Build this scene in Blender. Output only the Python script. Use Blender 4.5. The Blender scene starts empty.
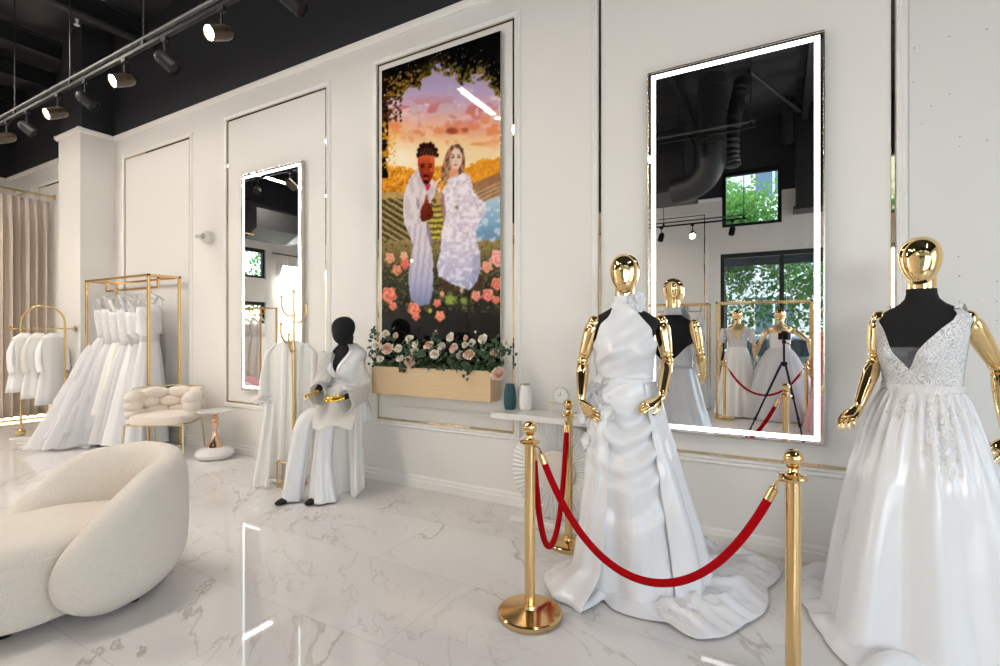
import bpy, bmesh, math, random
import numpy as np
from mathutils import Vector, Matrix, noise as mnoise

# ------------------------------------------------------------------ camera, world, exposure
SC = bpy.context.scene
COL = SC.collection
PI = math.pi
F = 500.0                       # focal length in pixels of the 1000 px wide frame (18 mm)
TH = math.atan(0.56)            # the view turns 29 degrees left of the wall's normal
CT, ST = math.cos(TH), math.sin(TH)
EYE = 1.4
cam = bpy.data.cameras.new('camera'); cam_o = bpy.data.objects.new('camera', cam); COL.objects.link(cam_o)
cam_o.location = (0, 0, EYE); cam_o.rotation_euler = (PI / 2, 0, TH)
cam.lens = 18.0; cam.sensor_width = 36.0; cam.clip_start = 0.01; cam.clip_end = 200
SC.camera = cam_o
SC.view_settings.view_transform = 'Standard'; SC.view_settings.look = 'None'
SC.view_settings.gamma = 1.0; SC.view_settings.use_curve_mapping = False
SC.view_settings.exposure = 0.36
SC.cycles.max_bounces = 10; SC.cycles.diffuse_bounces = 5; SC.cycles.glossy_bounces = 6
SC.cycles.transparent_max_bounces = 24; SC.cycles.transmission_bounces = 6
SC.cycles.sample_clamp_indirect = 8.0
SC.cycles.caustics_reflective = False; SC.cycles.caustics_refractive = False

w = bpy.data.worlds.new('daylight'); SC.world = w; w.use_nodes = True
wn = w.node_tree.nodes; wl = w.node_tree.links
sky = wn.new('ShaderNodeTexSky'); sky.sky_type = 'NISHITA'; sky.sun_disc = False
sky.sun_elevation = math.radians(48); sky.sun_rotation = math.radians(200); sky.air_density = 1.0; sky.dust_density = 2.5
wl.new(sky.outputs[0], wn['Background'].inputs[0]); wn['Background'].inputs[1].default_value = 0.8

sun = bpy.data.lights.new('sun', 'SUN'); sun.energy = 4.5; sun.angle = math.radians(3)
sun_o = bpy.data.objects.new('sun', sun); COL.objects.link(sun_o)
sun_o.rotation_euler = (math.radians(40), 0, math.radians(205))   # from beyond the display wall: lights the street only

def area(name, loc, sx, sy, power, color=(1, 1, 1), rot=(0, 0, 0)):
    l = bpy.data.lights.new(name, 'AREA'); l.shape = 'RECTANGLE'; l.size = sx; l.size_y = sy; l.energy = power; l.color = color
    o = bpy.data.objects.new(name, l); COL.objects.link(o); o.location = loc; o.rotation_euler = rot
    return o
# daylight entering at the street windows (outside their panes) and the shop's linear ceiling lamps, plus one added
DAY = (1.0, 0.99, 0.985)
area('window_daylight', (2.75, -4.50, 1.85), 3.4, 2.3, 205, DAY, (PI / 2 - .38, 0, 0))
area('window_daylight', (4.95, -0.6, 2.0), 4.6, 3.0, 48, DAY, (PI / 2 - .38, 0, PI / 2))  # stands in for daylight at the unseen window added on the right
area('window_daylight', (-12.75, -2.93, 1.9), 1.5, 3.0, 360, DAY, (PI / 2 - .38, 0, -PI / 2))
LAMPS = [(-3.65, 0.4, 4.6, 2.6, 60), (-9.2, 0.2, 4.6, 2.6, 100), (2.1, 0.4, 4.6, 2.6, 12), (-6.6, 1.0, 4.6, 1.4, 55)]  # the last, shorter lamp is added to brighten the left side
for (x, y, z, L, P) in LAMPS:
    area('ceiling_lamp_light', (x, y, z - 0.012), 0.09, L, P, (1.0, 0.90, 0.79))

# ------------------------------------------------------------------ helpers
def px(u, v, d):
    """point at camera depth d seen at picture position (u, v) - used once, to measure the place"""
    r = (u - 500) / F * d
    return Vector((-ST * d + CT * r, CT * d + ST * r, EYE - (v - 333) / F * d))
def pY(u, v, Y):
    a = (u - 500) / F
    t = Y / (CT + ST * a)
    return Vector((t * (-ST + CT * a), Y, EYE - (v - 333) / F * t))
def pZ(u, v, Z=0.0):
    t = (EYE - Z) * F / (v - 333); a = (u - 500) / F
    return Vector((t * (-ST + CT * a), t * (CT + ST * a), Z))
def lerp(a, b, t): return a + (b - a) * t
def interp(x, xs, ys): return float(np.interp(x, xs, ys))
def smooth(a, b, x):
    t = max(0.0, min(1.0, (x - a) / (b - a))); return t * t * (3 - 2 * t)
def nz(x, y=0.0, z=0.0): return mnoise.noise(Vector((x, y, z)))

WM = {}     # world matrix of every thing and part (parts share their thing's frame)
def tag(o, label=None, cat=None, group=None, kind=None):
    if label: o['label'] = label
    if cat: o['category'] = cat
    if group: o['group'] = group
    if kind: o['kind'] = kind
    return o
def thing(name, label, cat, loc=(0, 0, 0), rz=0.0, group=None):
    o = bpy.data.objects.new(name, None); COL.objects.link(o)
    o.empty_display_size = 0.1
    o.location = loc; o.rotation_euler = (0, 0, rz)
    WM[o.name] = Matrix.Translation(Vector(loc)) @ Matrix.Rotation(rz, 4, 'Z')
    return tag(o, label, cat, group)
def copy_tree(o, parent=None, loc=None, rz=None, scale=None):
    c = o.copy(); COL.objects.link(c)
    c.parent = parent
    if loc is not None: c.location = loc
    if rz is not None: c.rotation_euler = rz if isinstance(rz, tuple) else (0, 0, rz)
    if scale is not None: c.scale = (scale, scale, scale) if not isinstance(scale, tuple) else scale
    for ch in list(o.children): copy_tree(ch, c)
    return c

class MB:
    def __init__(s): s.bm = bmesh.new()
    def box(s, x0, y0, z0, x1, y1, z1, bev=0.0, seg=2):
        vs = [s.bm.verts.new((x, y, z)) for x in (x0, x1) for y in (y0, y1) for z in (z0, z1)]
        q = [(0, 1, 3, 2), (4, 6, 7, 5), (0, 4, 5, 1), (2, 3, 7, 6), (0, 2, 6, 4), (1, 5, 7, 3)]
        fs = [s.bm.faces.new([vs[i] for i in f]) for f in q]
        if bev > 0:
            es = list({e for f in fs for e in f.edges})
            bmesh.ops.bevel(s.bm, geom=es, offset=bev, segments=seg, profile=0.5, affect='EDGES')
        return s
    def obox(s, c, ax, ay, az, bev=0.0):
        """box centred at c with half-axis vectors"""
        c = Vector(c); ax = Vector(ax); ay = Vector(ay); az = Vector(az)
        vs = [s.bm.verts.new(c + i * ax + j * ay + k * az) for i in (-1, 1) for j in (-1, 1) for k in (-1, 1)]
        q = [(0, 1, 3, 2), (4, 6, 7, 5), (0, 4, 5, 1), (2, 3, 7, 6), (0, 2, 6, 4), (1, 5, 7, 3)]
        fs = [s.bm.faces.new([vs[i] for i in f]) for f in q]
        if bev > 0:
            es = list({e for f in fs for e in f.edges})
            bmesh.ops.bevel(s.bm, geom=es, offset=bev, segments=2, profile=0.5, affect='EDGES')
        return s
    def loft(s, rings, closed=True, cap0=False, cap1=False, loop=False):
        R = [[s.bm.verts.new(p) for p in r] for r in rings]
        n = len(R[0]); m = len(R)
        for i in range(m if loop else m - 1):
            a, b = R[i], R[(i + 1) % m]
            for j in range(n if closed else n - 1):
                k = (j + 1) % n
                try: s.bm.faces.new((a[j], a[k], b[k], b[j]))
                except ValueError: pass
        if cap0: s.bm.faces.new(R[0][::-1])
        if cap1: s.bm.faces.new(R[-1])
        return s
    def grid(s, fn, nu, nv, wrap=False):
        return s.loft([[fn(i / (nu if wrap else nu - 1), j / (nv - 1)) for i in range(nu)] for j in range(nv)], closed=wrap)
    def lathe(s, prof, c=(0, 0, 0), seg=32, mat=None):
        c = Vector(c); rings = []
        for r, z in prof:
            ring = [Vector((max(r, 1e-4) * math.cos(2 * PI * k / seg), max(r, 1e-4) * math.sin(2 * PI * k / seg), z)) for k in range(seg)]
            rings.append([c + (mat @ p if mat else p) for p in ring])
        return s.loft(rings, cap0=True, cap1=True)
    def tube(s, pts, r, seg=10, closed=False, flat=None):
        pts = [Vector(p) for p in pts]; n = len(pts)
        rr = r if isinstance(r, (list, tuple)) else [r] * n
        up = None; rings = []
        for i in range(n):
            if closed: t = (pts[(i + 1) % n] - pts[i - 1]).normalized()
            else: t = (pts[min(i + 1, n - 1)] - pts[max(i - 1, 0)]).normalized()
            if up is None:
                up = Vector((0, 0, 1)) if abs(t.z) < 0.9 else Vector((0, 1, 0))
            x = up.cross(t)
            if x.length < 1e-5: x = Vector((1, 0, 0))
            x.normalize(); y = t.cross(x).normalized(); up = y
            f = flat[i] if flat else (1, 1)
            rings.append([pts[i] + rr[i] * (f[0] * math.cos(2 * PI * k / seg) * x + f[1] * math.sin(2 * PI * k / seg) * y) for k in range(seg)])
        return s.loft(rings, cap0=not closed, cap1=not closed, loop=closed)
    def rod(s, a, b, r, r2=None, seg=16):
        return s.tube([a, b], [r, r2 if r2 is not None else r], seg)
    def sphere(s, c, r, u=20, v=12, mat=None):
        c = Vector(c); r = r if isinstance(r, (tuple, list)) else (r, r, r)
        rings = []
        for j in range(v + 1):
            t = PI * j / v
            sr = max(math.sin(t), 1e-3)
            ring = [Vector((r[0] * sr * math.cos(2 * PI * k / u), r[1] * sr * math.sin(2 * PI * k / u), -r[2] * math.cos(t))) for k in range(u)]
            rings.append([c + (mat @ p if mat else p) for p in ring])
        return s.loft(rings, cap0=True, cap1=True)
    def prism(s, poly, z0, z1):
        a = [s.bm.verts.new((x, y, z0)) for x, y in poly]; b = [s.bm.verts.new((x, y, z1)) for x, y in poly]
        n = len(poly)
        s.bm.faces.new(a[::-1]); s.bm.faces.new(b)
        for i in range(n): s.bm.faces.new((a[i], a[(i + 1) % n], b[(i + 1) % n], b[i]))
        return s
    def build(s, name, mat, parent=None, smooth=True, sub=0, solid=0.0, world=False, angle=40, offset=0.0):
        bmesh.ops.recalc_face_normals(s.bm, faces=s.bm.faces)
        me = bpy.data.meshes.new(name)
        if world and parent is not None:
            bmesh.ops.transform(s.bm, matrix=WM[parent.name].inverted(), verts=s.bm.verts)
        s.bm.to_mesh(me); s.bm.free()
        me.materials.append(mat)
        o = bpy.data.objects.new(name, me); COL.objects.link(o)
        if parent is not None: o.parent = parent; WM[o.name] = WM[parent.name]
        else: WM[o.name] = Matrix.Identity(4)
        if solid:
            m = o.modifiers.new('thickness', 'SOLIDIFY'); m.thickness = solid; m.offset = offset
        if sub:
            m = o.modifiers.new('smooth', 'SUBSURF'); m.levels = sub; m.render_levels = sub
        if smooth:
            me.polygons.foreach_set('use_smooth', [True] * len(me.polygons))
            if angle and not sub:
                try: me.set_sharp_from_angle(angle=math.radians(angle))
                except Exception: pass
        return o
def struct(name, mb, mat, smooth=False, **k):
    o = mb.build(name, mat, None, smooth=smooth, **k); o['kind'] = 'structure'; return o
def sell(c, rx, ry, n=24, e=2.0, X=Vector((1, 0, 0)), Y=Vector((0, 1, 0))):
    """superellipse ring"""
    out = []
    for k in range(n):
        t = 2 * PI * k / n; a, b = math.cos(t), math.sin(t)
        out.append(Vector(c) + X * (rx * math.copysign(abs(a) ** (2 / e), a)) + Y * (ry * math.copysign(abs(b) ** (2 / e), b)))
    return out
def spline(pts, n=8):
    """Catmull-Rom through points"""
    P = [Vector(p) for p in pts]; out = []
    for i in range(len(P) - 1):
        p0 = P[max(i - 1, 0)]; p1 = P[i]; p2 = P[i + 1]; p3 = P[min(i + 2, len(P) - 1)]
        for k in range(n):
            t = k / n
            out.append(0.5 * ((2 * p1) + (p2 - p0) * t + (2 * p0 - 5 * p1 + 4 * p2 - p3) * t * t + (3 * p1 - p0 - 3 * p2 + p3) * t ** 3))
    out.append(P[-1]); return out

# ------------------------------------------------------------------ materials
MATS = {}
def mat(name, color=(0.8, 0.8, 0.8), rough=0.5, metal=0.0, bump=0.0, bscale=40.0, var=0.0, vscale=3.0, coat=0.0, sheen=0.0, emit=None, es=0.0, sss=0.0, aniso=0.0, spec=None):
    m = bpy.data.materials.new(name); m.use_nodes = True; nt = m.node_tree; b = nt.nodes['Principled BSDF']
    b.inputs['Base Color'].default_value = (*color, 1); b.inputs['Roughness'].default_value = rough; b.inputs['Metallic'].default_value = metal
    if coat: b.inputs['Coat Weight'].default_value = coat; b.inputs['Coat Roughness'].default_value = 0.03
    if sheen: b.inputs['Sheen Weight'].default_value = sheen; b.inputs['Sheen Roughness'].default_value = 0.4
    if spec is not None: b.inputs['Specular IOR Level'].default_value = spec
    if emit: b.inputs['Emission Color'].default_value = (*emit, 1); b.inputs['Emission Strength'].default_value = es
    if bump or var:
        tc = nt.nodes.new('ShaderNodeTexCoord')
    if bump:
        n = nt.nodes.new('ShaderNodeTexNoise'); n.inputs['Scale'].default_value = bscale; n.inputs['Detail'].default_value = 4
        bp = nt.nodes.new('ShaderNodeBump'); bp.inputs['Strength'].default_value = bump; bp.inputs['Distance'].default_value = 0.01
        nt.links.new(tc.outputs['Object'], n.inputs['Vector']); nt.links.new(n.outputs[0], bp.inputs['Height']); nt.links.new(bp.outputs[0], b.inputs['Normal'])
    if var:
        n = nt.nodes.new('ShaderNodeTexNoise'); n.inputs['Scale'].default_value = vscale; n.inputs['Detail'].default_value = 6
        mx = nt.nodes.new('ShaderNodeMix'); mx.data_type = 'RGBA'
        mx.inputs[6].default_value = tuple(c * (1 - var) for c in color) + (1,); mx.inputs[7].default_value = tuple(min(1, c * (1 + var)) for c in color) + (1,)
        nt.links.new(tc.outputs['Object'], n.inputs['Vector']); nt.links.new(n.outputs[0], mx.inputs[0]); nt.links.new(mx.outputs[2], b.inputs['Base Color'])
    MATS[name] = m; return m
def node(nt, t, **k):
    n = nt.nodes.new(t)
    for a, v in k.items(): setattr(n, a, v)
    return n

paint = mat('wall_paint', (0.79, 0.77, 0.74), 0.55, bump=0.02, bscale=180)
trimw = mat('trim_paint', (0.83, 0.815, 0.79), 0.4)
darkp = mat('dark_paint', (0.021, 0.021, 0.026), 0.75, bump=0.1, bscale=60)
deck = mat('dark_insulation', (0.042, 0.041, 0.044), 0.5, bump=0.9, bscale=5)
gold = mat('polished_gold', (0.80, 0.555, 0.265), 0.14, 1.0)
brass = mat('brushed_brass', (0.72, 0.53, 0.25), 0.28, 1.0)
goldm = mat('chrome_gold', (0.95, 0.69, 0.34), 0.06, 1.0)
champ = mat('champagne_metal', (0.66, 0.58, 0.40), 0.32, 0.9)
rosegold = mat('rose_gold', (0.86, 0.55, 0.38), 0.14, 1.0)
black = mat('black_metal', (0.010, 0.010, 0.011), 0.5, spec=0.22)
blackf = mat('black_fabric', (0.006, 0.006, 0.008), 0.9, bump=0.15, bscale=300)
boucle = mat('cream_boucle', (0.84, 0.775, 0.69), 0.95, bump=0.9, bscale=130, sheen=0.3, var=0.06, vscale=90)
cream = mat('cream_velvet', (0.78, 0.70, 0.62), 0.8, sheen=0.4, bump=0.05, bscale=150)
whitel = mat('white_lacquer', (0.80, 0.79, 0.77), 0.12, coat=0.4)
satin = mat('white_satin', (0.79, 0.79, 0.81), 0.22, sheen=0.15, spec=0.6)
satin2 = mat('ivory_satin', (0.87, 0.855, 0.83), 0.34, sheen=0.15, spec=0.6)
chiffon = mat('cream_chiffon', (0.85, 0.83, 0.79), 0.6, sheen=0.2)
cottonw = mat('white_cloth', (0.86, 0.85, 0.835), 0.7, sheen=0.2, bump=0.05, bscale=120)
velvet = mat('red_velvet', (0.38, 0.0015, 0.005), 0.85, spec=0.08, bump=0.1, bscale=250)
wood = mat('pale_wood', (0.66, 0.47, 0.27), 0.55)
teal = mat('teal_glaze', (0.008, 0.062, 0.078), 0.45)
whitec = mat('white_ceramic', (0.80, 0.80, 0.79), 0.35)
mirrorm = mat('mirror_silver', (0.90, 0.91, 0.91), 0.0, 1.0)
ledw = mat('white_led', (1, 1, 1), 0.5, emit=(1.0, 0.985, 1.0), es=4.0)
ledc = mat('cool_led', (1, 1, 1), 0.5, emit=(0.80, 0.97, 1.0), es=3.2)
ledwarm = mat('warm_led', (1, 0.8, 0.5), 0.5, emit=(1.0, 0.74, 0.40), es=9.0)
lampm = mat('lamp_diffuser', (1, 1, 1), 0.5, emit=(1.0, 0.96, 0.9), es=14.0)
lensm = mat('lit_lens', (1, 1, 1), 0.4, emit=(1.0, 0.86, 0.66), es=45.0)
glowtint = mat('black_shell_glow_tint', (0.10, 0.075, 0.055), 0.3, 0.6)  # black shell of lit heads, the lamp's glow painted in as a warm tint
leaf = mat('rose_leaf', (0.034, 0.072, 0.026), 0.5, var=0.5, vscale=25)
stemm = mat('green_stem', (0.05, 0.10, 0.035), 0.6)
def petal_mat(name, inner, outer):
    """petals deepen in colour toward the heart of the bloom"""
    m = mat(name, outer, .6); nt = m.node_tree; b = nt.nodes['Principled BSDF']
    tc = nt.nodes.new('ShaderNodeTexCoord'); sx = nt.nodes.new('ShaderNodeSeparateXYZ'); cb = nt.nodes.new('ShaderNodeCombineXYZ'); ln = nt.nodes.new('ShaderNodeVectorMath'); ln.operation = 'LENGTH'
    nt.links.new(tc.outputs['Object'], sx.inputs[0]); nt.links.new(sx.outputs[0], cb.inputs[0]); nt.links.new(sx.outputs[1], cb.inputs[1]); nt.links.new(cb.outputs[0], ln.inputs[0])
    mx = nt.nodes.new('ShaderNodeMix'); mx.data_type = 'RGBA'; mx.inputs[6].default_value = (*inner, 1); mx.inputs[7].default_value = (*outer, 1)
    nt.links.new(ln.outputs['Value'], mx.inputs[0]); nt.links.new(mx.outputs[2], b.inputs['Base Color']); return m
rosew = petal_mat('ivory_petal', (.84, .74, .56), (.88, .86, .80))
roseb = petal_mat('blush_petal', (.78, .46, .33), (.88, .73, .63))
linen = mat('taupe_linen', (0.60, 0.52, 0.45), 0.9, bump=0.2, bscale=220, sheen=0.1)
plastic = mat('white_plastic', (0.75, 0.73, 0.70), 0.4)
glassm = None

def tulle_mat(name, color, alpha, sc=900.0):
    m = bpy.data.materials.new(name); m.use_nodes = True; nt = m.node_tree; b = nt.nodes['Principled BSDF']
    out = nt.nodes['Material Output']
    b.inputs['Base Color'].default_value = (*color, 1); b.inputs['Roughness'].default_value = 0.75
    tr = node(nt, 'ShaderNodeBsdfTransparent'); mx = node(nt, 'ShaderNodeMixShader')
    tl = node(nt, 'ShaderNodeBsdfTranslucent'); tl.inputs[0].default_value = (*color, 1)
    m2 = node(nt, 'ShaderNodeMixShader'); m2.inputs[0].default_value = 0.35
    nt.links.new(b.outputs[0], m2.inputs[1]); nt.links.new(tl.outputs[0], m2.inputs[2])
    mx.inputs[0].default_value = alpha
    nt.links.new(tr.outputs[0], mx.inputs[1]); nt.links.new(m2.outputs[0], mx.inputs[2]); nt.links.new(mx.outputs[0], out.inputs[0])
    return m
tulle = tulle_mat('white_tulle', (0.92, 0.92, 0.94), 0.66)
sheer = tulle_mat('sheer_cream', (0.88, 0.855, 0.82), 0.93)
pinktulle = tulle_mat('pink_tulle', (0.85, 0.52, 0.56), 0.7)
orangetulle = tulle_mat('coral_tulle', (0.90, 0.42, 0.30), 0.8)

def lace_mat(name, base_alpha, scale=26.0):
    """floral lace: white worked motifs over a fine see-through net"""
    m = bpy.data.materials.new(name); m.use_nodes = True; nt = m.node_tree; b = nt.nodes['Principled BSDF']; out = nt.nodes['Material Output']
    b.inputs['Base Color'].default_value = (0.86, 0.855, 0.865, 1); b.inputs['Roughness'].default_value = 0.6
    tc = node(nt, 'ShaderNodeTexCoord')
    nd = node(nt, 'ShaderNodeTexNoise'); nd.inputs['Scale'].default_value = 9
    ad = node(nt, 'ShaderNodeMix', data_type='RGBA', blend_type='ADD'); ad.inputs[0].default_value = 0.16
    nt.links.new(tc.outputs['Object'], nd.inputs['Vector']); nt.links.new(tc.outputs['Object'], ad.inputs[6]); nt.links.new(nd.outputs[1], ad.inputs[7])
    v = node(nt, 'ShaderNodeTexVoronoi', feature='DISTANCE_TO_EDGE'); v.inputs['Scale'].default_value = scale * 1.3
    v2 = node(nt, 'ShaderNodeTexVoronoi', feature='F1'); v2.inputs['Scale'].default_value = scale
    nt.links.new(ad.outputs[2], v.inputs['Vector']); nt.links.new(ad.outputs[2], v2.inputs['Vector'])
    wv = node(nt, 'ShaderNodeMath', operation='MULTIPLY'); wv.inputs[1].default_value = 19
    sn = node(nt, 'ShaderNodeMath', operation='SINE'); nt.links.new(v2.outputs['Distance'], wv.inputs[0]); nt.links.new(wv.outputs[0], sn.inputs[0])
    g1 = node(nt, 'ShaderNodeMath', operation='GREATER_THAN'); g1.inputs[1].default_value = 0.15; nt.links.new(sn.outputs[0], g1.inputs[0])
    g2 = node(nt, 'ShaderNodeMath', operation='LESS_THAN'); g2.inputs[1].default_value = 0.05; nt.links.new(v.outputs['Distance'], g2.inputs[0])
    mxm = node(nt, 'ShaderNodeMath', operation='MAXIMUM'); nt.links.new(g1.outputs[0], mxm.inputs[0]); nt.links.new(g2.outputs[0], mxm.inputs[1])
    al = node(nt, 'ShaderNodeMapRange'); al.inputs['To Min'].default_value = base_alpha; al.inputs['To Max'].default_value = 0.97
    nt.links.new(mxm.outputs[0], al.inputs[0])
    bp = node(nt, 'ShaderNodeBump'); bp.inputs['Strength'].default_value = 0.6; bp.inputs['Distance'].default_value = 0.004
    nt.links.new(mxm.outputs[0], bp.inputs['Height']); nt.links.new(bp.outputs[0], b.inputs['Normal'])
    tr = node(nt, 'ShaderNodeBsdfTransparent'); mx = node(nt, 'ShaderNodeMixShader')
    nt.links.new(al.outputs[0], mx.inputs[0]); nt.links.new(tr.outputs[0], mx.inputs[1]); nt.links.new(b.outputs[0], mx.inputs[2]); nt.links.new(mx.outputs[0], out.inputs[0])
    return m
lace = lace_mat('white_lace', 0.60, 46)
lacer = lace_mat('ivory_bodice_lace', 0.86, 40)
laceap = lace_mat('lace_applique', 0.0, 34)

def marble_floor():
    m = bpy.data.materials.new('polished_marble_tile'); m.use_nodes = True; nt = m.node_tree; b = nt.nodes['Principled BSDF']; L = nt.links.new
    tc = node(nt, 'ShaderNodeTexCoord'); mp = node(nt, 'ShaderNodeMapping'); mp.inputs['Location'].default_value = (2.2, -0.39, 0)
    L(tc.outputs['Object'], mp.inputs[0])
    br = node(nt, 'ShaderNodeTexBrick'); br.offset = 0.5
    for k, v in (('Scale', 1.0), ('Mortar Size', 0.0022), ('Mortar Smooth', 0.0), ('Bias', 0.0), ('Brick Width', 1.3), ('Row Height', 0.65)): br.inputs[k].default_value = v
    br.inputs['Color1'].default_value = (0, 0, 0, 1); br.inputs['Color2'].default_value = (1, 1, 1, 1); br.inputs['Mortar'].default_value = (.5, .5, .5, 1)
    L(mp.outputs[0], br.inputs['Vector'])
    sc = node(nt, 'ShaderNodeMath', operation='MULTIPLY'); sc.inputs[1].default_value = 7.0; L(br.outputs['Color'], sc.inputs[0])
    rot0 = node(nt, 'ShaderNodeMapping'); rot0.inputs['Rotation'].default_value = (0, 0, math.radians(38)); L(tc.outputs['Object'], rot0.inputs[0])
    rot = node(nt, 'ShaderNodeMapping'); rot.inputs['Scale'].default_value = (0.55, 1.35, 1)
    L(rot0.outputs[0], rot.inputs[0])
    def veins(scale, dist, width, detail, seed):
        n = node(nt, 'ShaderNodeTexNoise', noise_dimensions='4D'); n.inputs['Scale'].default_value = scale; n.inputs['Detail'].default_value = detail
        n.inputs['Roughness'].default_value = 0.55; n.inputs['Distortion'].default_value = dist
        a = node(nt, 'ShaderNodeMath', operation='ADD'); a.inputs[1].default_value = seed; L(sc.outputs[0], a.inputs[0]); L(a.outputs[0], n.inputs['W']); L(rot.outputs[0], n.inputs['Vector'])
        s = node(nt, 'ShaderNodeMath', operation='SUBTRACT'); s.inputs[1].default_value = 0.5; L(n.outputs[0], s.inputs[0])
        ab = node(nt, 'ShaderNodeMath', operation='ABSOLUTE'); L(s.outputs[0], ab.inputs[0])
        mr = node(nt, 'ShaderNodeMapRange', interpolation_type='SMOOTHSTEP'); mr.inputs['From Max'].default_value = width; mr.inputs['To Min'].default_value = 1; mr.inputs['To Max'].default_value = 0
        L(ab.outputs[0], mr.inputs[0]); return mr.outputs[0]
    def patch(scale, lo, hi, seed):
        n = node(nt, 'ShaderNodeTexNoise', noise_dimensions='4D'); n.inputs['Scale'].default_value = scale; n.inputs['Detail'].default_value = 3
        a = node(nt, 'ShaderNodeMath', operation='ADD'); a.inputs[1].default_value = seed; L(sc.outputs[0], a.inputs[0]); L(a.outputs[0], n.inputs['W']); L(rot.outputs[0], n.inputs['Vector'])
        mr = node(nt, 'ShaderNodeMapRange', interpolation_type='SMOOTHSTEP'); mr.inputs['From Min'].default_value = lo; mr.inputs['From Max'].default_value = hi; L(n.outputs[0], mr.inputs[0]); return mr.outputs[0]
    def mul(a, b_):
        n = node(nt, 'ShaderNodeMath', operation='MULTIPLY'); L(a, n.inputs[0])
        if isinstance(b_, float): n.inputs[1].default_value = b_
        else: L(b_, n.inputs[1])
        return n.outputs[0]
    def mixc(f, c1, c2):
        n = node(nt, 'ShaderNodeMix', data_type='RGBA'); L(f, n.inputs[0])
        for i, c in ((6, c1), (7, c2)):
            if isinstance(c, tuple): n.inputs[i].default_value = (*c, 1)
            else: L(c, n.inputs[i])
        return n.outputs[2]
    cloud = patch(1.1, 0.35, 0.75, 3.3)
    col = mixc(mul(cloud, 0.6), (0.74, 0.725, 0.715), (0.665, 0.645, 0.63))
    col = mixc(mul(mul(veins(1.15, 0.8, 0.011, 7, 0.0), patch(1.0, 0.44, 0.60, 9.0)), 0.62), col, (0.33, 0.285, 0.245))
    col = mixc(mul(mul(veins(2.6, 0.7, 0.014, 6, 5.0), patch(1.3, 0.46, 0.64, 17.0)), 0.4), col, (0.40, 0.37, 0.35))
    col = mixc(mul(mul(veins(1.3, 0.5, 0.09, 5, 8.0), patch(0.8, 0.46, 0.72, 23.0)), 0.26), col, (0.50, 0.475, 0.455))
    col = mixc(br.outputs['Fac'], col, (0.60, 0.585, 0.57))
    L(col, b.inputs['Base Color']); b.inputs['Roughness'].default_value = 0.035; b.inputs['Specular IOR Level'].default_value = 0.55
    return m
marble = marble_floor()

def speckle():
    m = mat('speckled_plaster', (0.70, 0.69, 0.675), 0.5); nt = m.node_tree; b = nt.nodes['Principled BSDF']; L = nt.links.new
    tc = node(nt, 'ShaderNodeTexCoord'); v = node(nt, 'ShaderNodeTexVoronoi'); v.inputs['Scale'].default_value = 26; L(tc.outputs['Object'], v.inputs['Vector'])
    sp_ = node(nt, 'ShaderNodeSeparateColor'); L(v.outputs['Color'], sp_.inputs[0])
    n = node(nt, 'ShaderNodeTexNoise'); n.inputs['Scale'].default_value = 3.0; L(tc.outputs['Object'], n.inputs['Vector'])
    th_ = node(nt, 'ShaderNodeMapRange'); th_.inputs['From Min'].default_value = .35; th_.inputs['From Max'].default_value = .65; th_.inputs['To Min'].default_value = 0; th_.inputs['To Max'].default_value = .30; L(n.outputs[0], th_.inputs[0])
    on = node(nt, 'ShaderNodeMath', operation='LESS_THAN'); L(sp_.outputs[0], on.inputs[0]); L(th_.outputs[0], on.inputs[1])
    rd = node(nt, 'ShaderNodeMapRange'); rd.inputs['To Min'].default_value = .05; rd.inputs['To Max'].default_value = .15; L(sp_.outputs[1], rd.inputs[0])
    ds = node(nt, 'ShaderNodeMath', operation='LESS_THAN'); L(v.outputs['Distance'], ds.inputs[0]); L(rd.outputs[0], ds.inputs[1])
    lt = node(nt, 'ShaderNodeMath', operation='MULTIPLY'); L(on.outputs[0], lt.inputs[0]); L(ds.outputs[0], lt.inputs[1])
    mx = node(nt, 'ShaderNodeMix', data_type='RGBA'); mx.inputs[6].default_value = (0.70, 0.69, 0.675, 1); mx.inputs[7].default_value = (0.17, 0.13, 0.11, 1)
    L(lt.outputs[0], mx.inputs[0]); L(mx.outputs[2], b.inputs['Base Color'])
    return m
speck = speckle()

def wood_grain():
    nt = wood.node_tree; b = nt.nodes['Principled BSDF']; L = nt.links.new
    tc = node(nt, 'ShaderNodeTexCoord'); mp = node(nt, 'ShaderNodeMapping'); mp.inputs['Scale'].default_value = (1.2, 30, 30)
    n = node(nt, 'ShaderNodeTexNoise'); n.inputs['Scale'].default_value = 2.5; n.inputs['Detail'].default_value = 5
    mx = node(nt, 'ShaderNodeMix', data_type='RGBA'); mx.inputs[6].default_value = (0.56, 0.40, 0.225, 1); mx.inputs[7].default_value = (0.70, 0.53, 0.33, 1)
    L(tc.outputs['Object'], mp.inputs[0]); L(mp.outputs[0], n.inputs['Vector']); L(n.outputs[0], mx.inputs[0]); L(mx.outputs[2], b.inputs['Base Color'])
wood_grain()
def glass():
    m = bpy.data.materials.new('window_glass'); m.use_nodes = True; nt = m.node_tree; out = nt.nodes['Material Output']
    g = node(nt, 'ShaderNodeBsdfGlossy'); g.inputs['Roughness'].default_value = 0.0
    t = node(nt, 'ShaderNodeBsdfTransparent'); t.inputs[0].default_value = (0.93, 0.97, 0.96, 1)
    fr = node(nt, 'ShaderNodeFresnel'); fr.inputs[0].default_value = 1.45; mx = node(nt, 'ShaderNodeMixShader')
    nt.links.new(fr.outputs[0], mx.inputs[0]); nt.links.new(t.outputs[0], mx.inputs[1]); nt.links.new(g.outputs[0], mx.inputs[2]); nt.links.new(mx.outputs[0], out.inputs[0])
    return m
glassm = glass()
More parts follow.
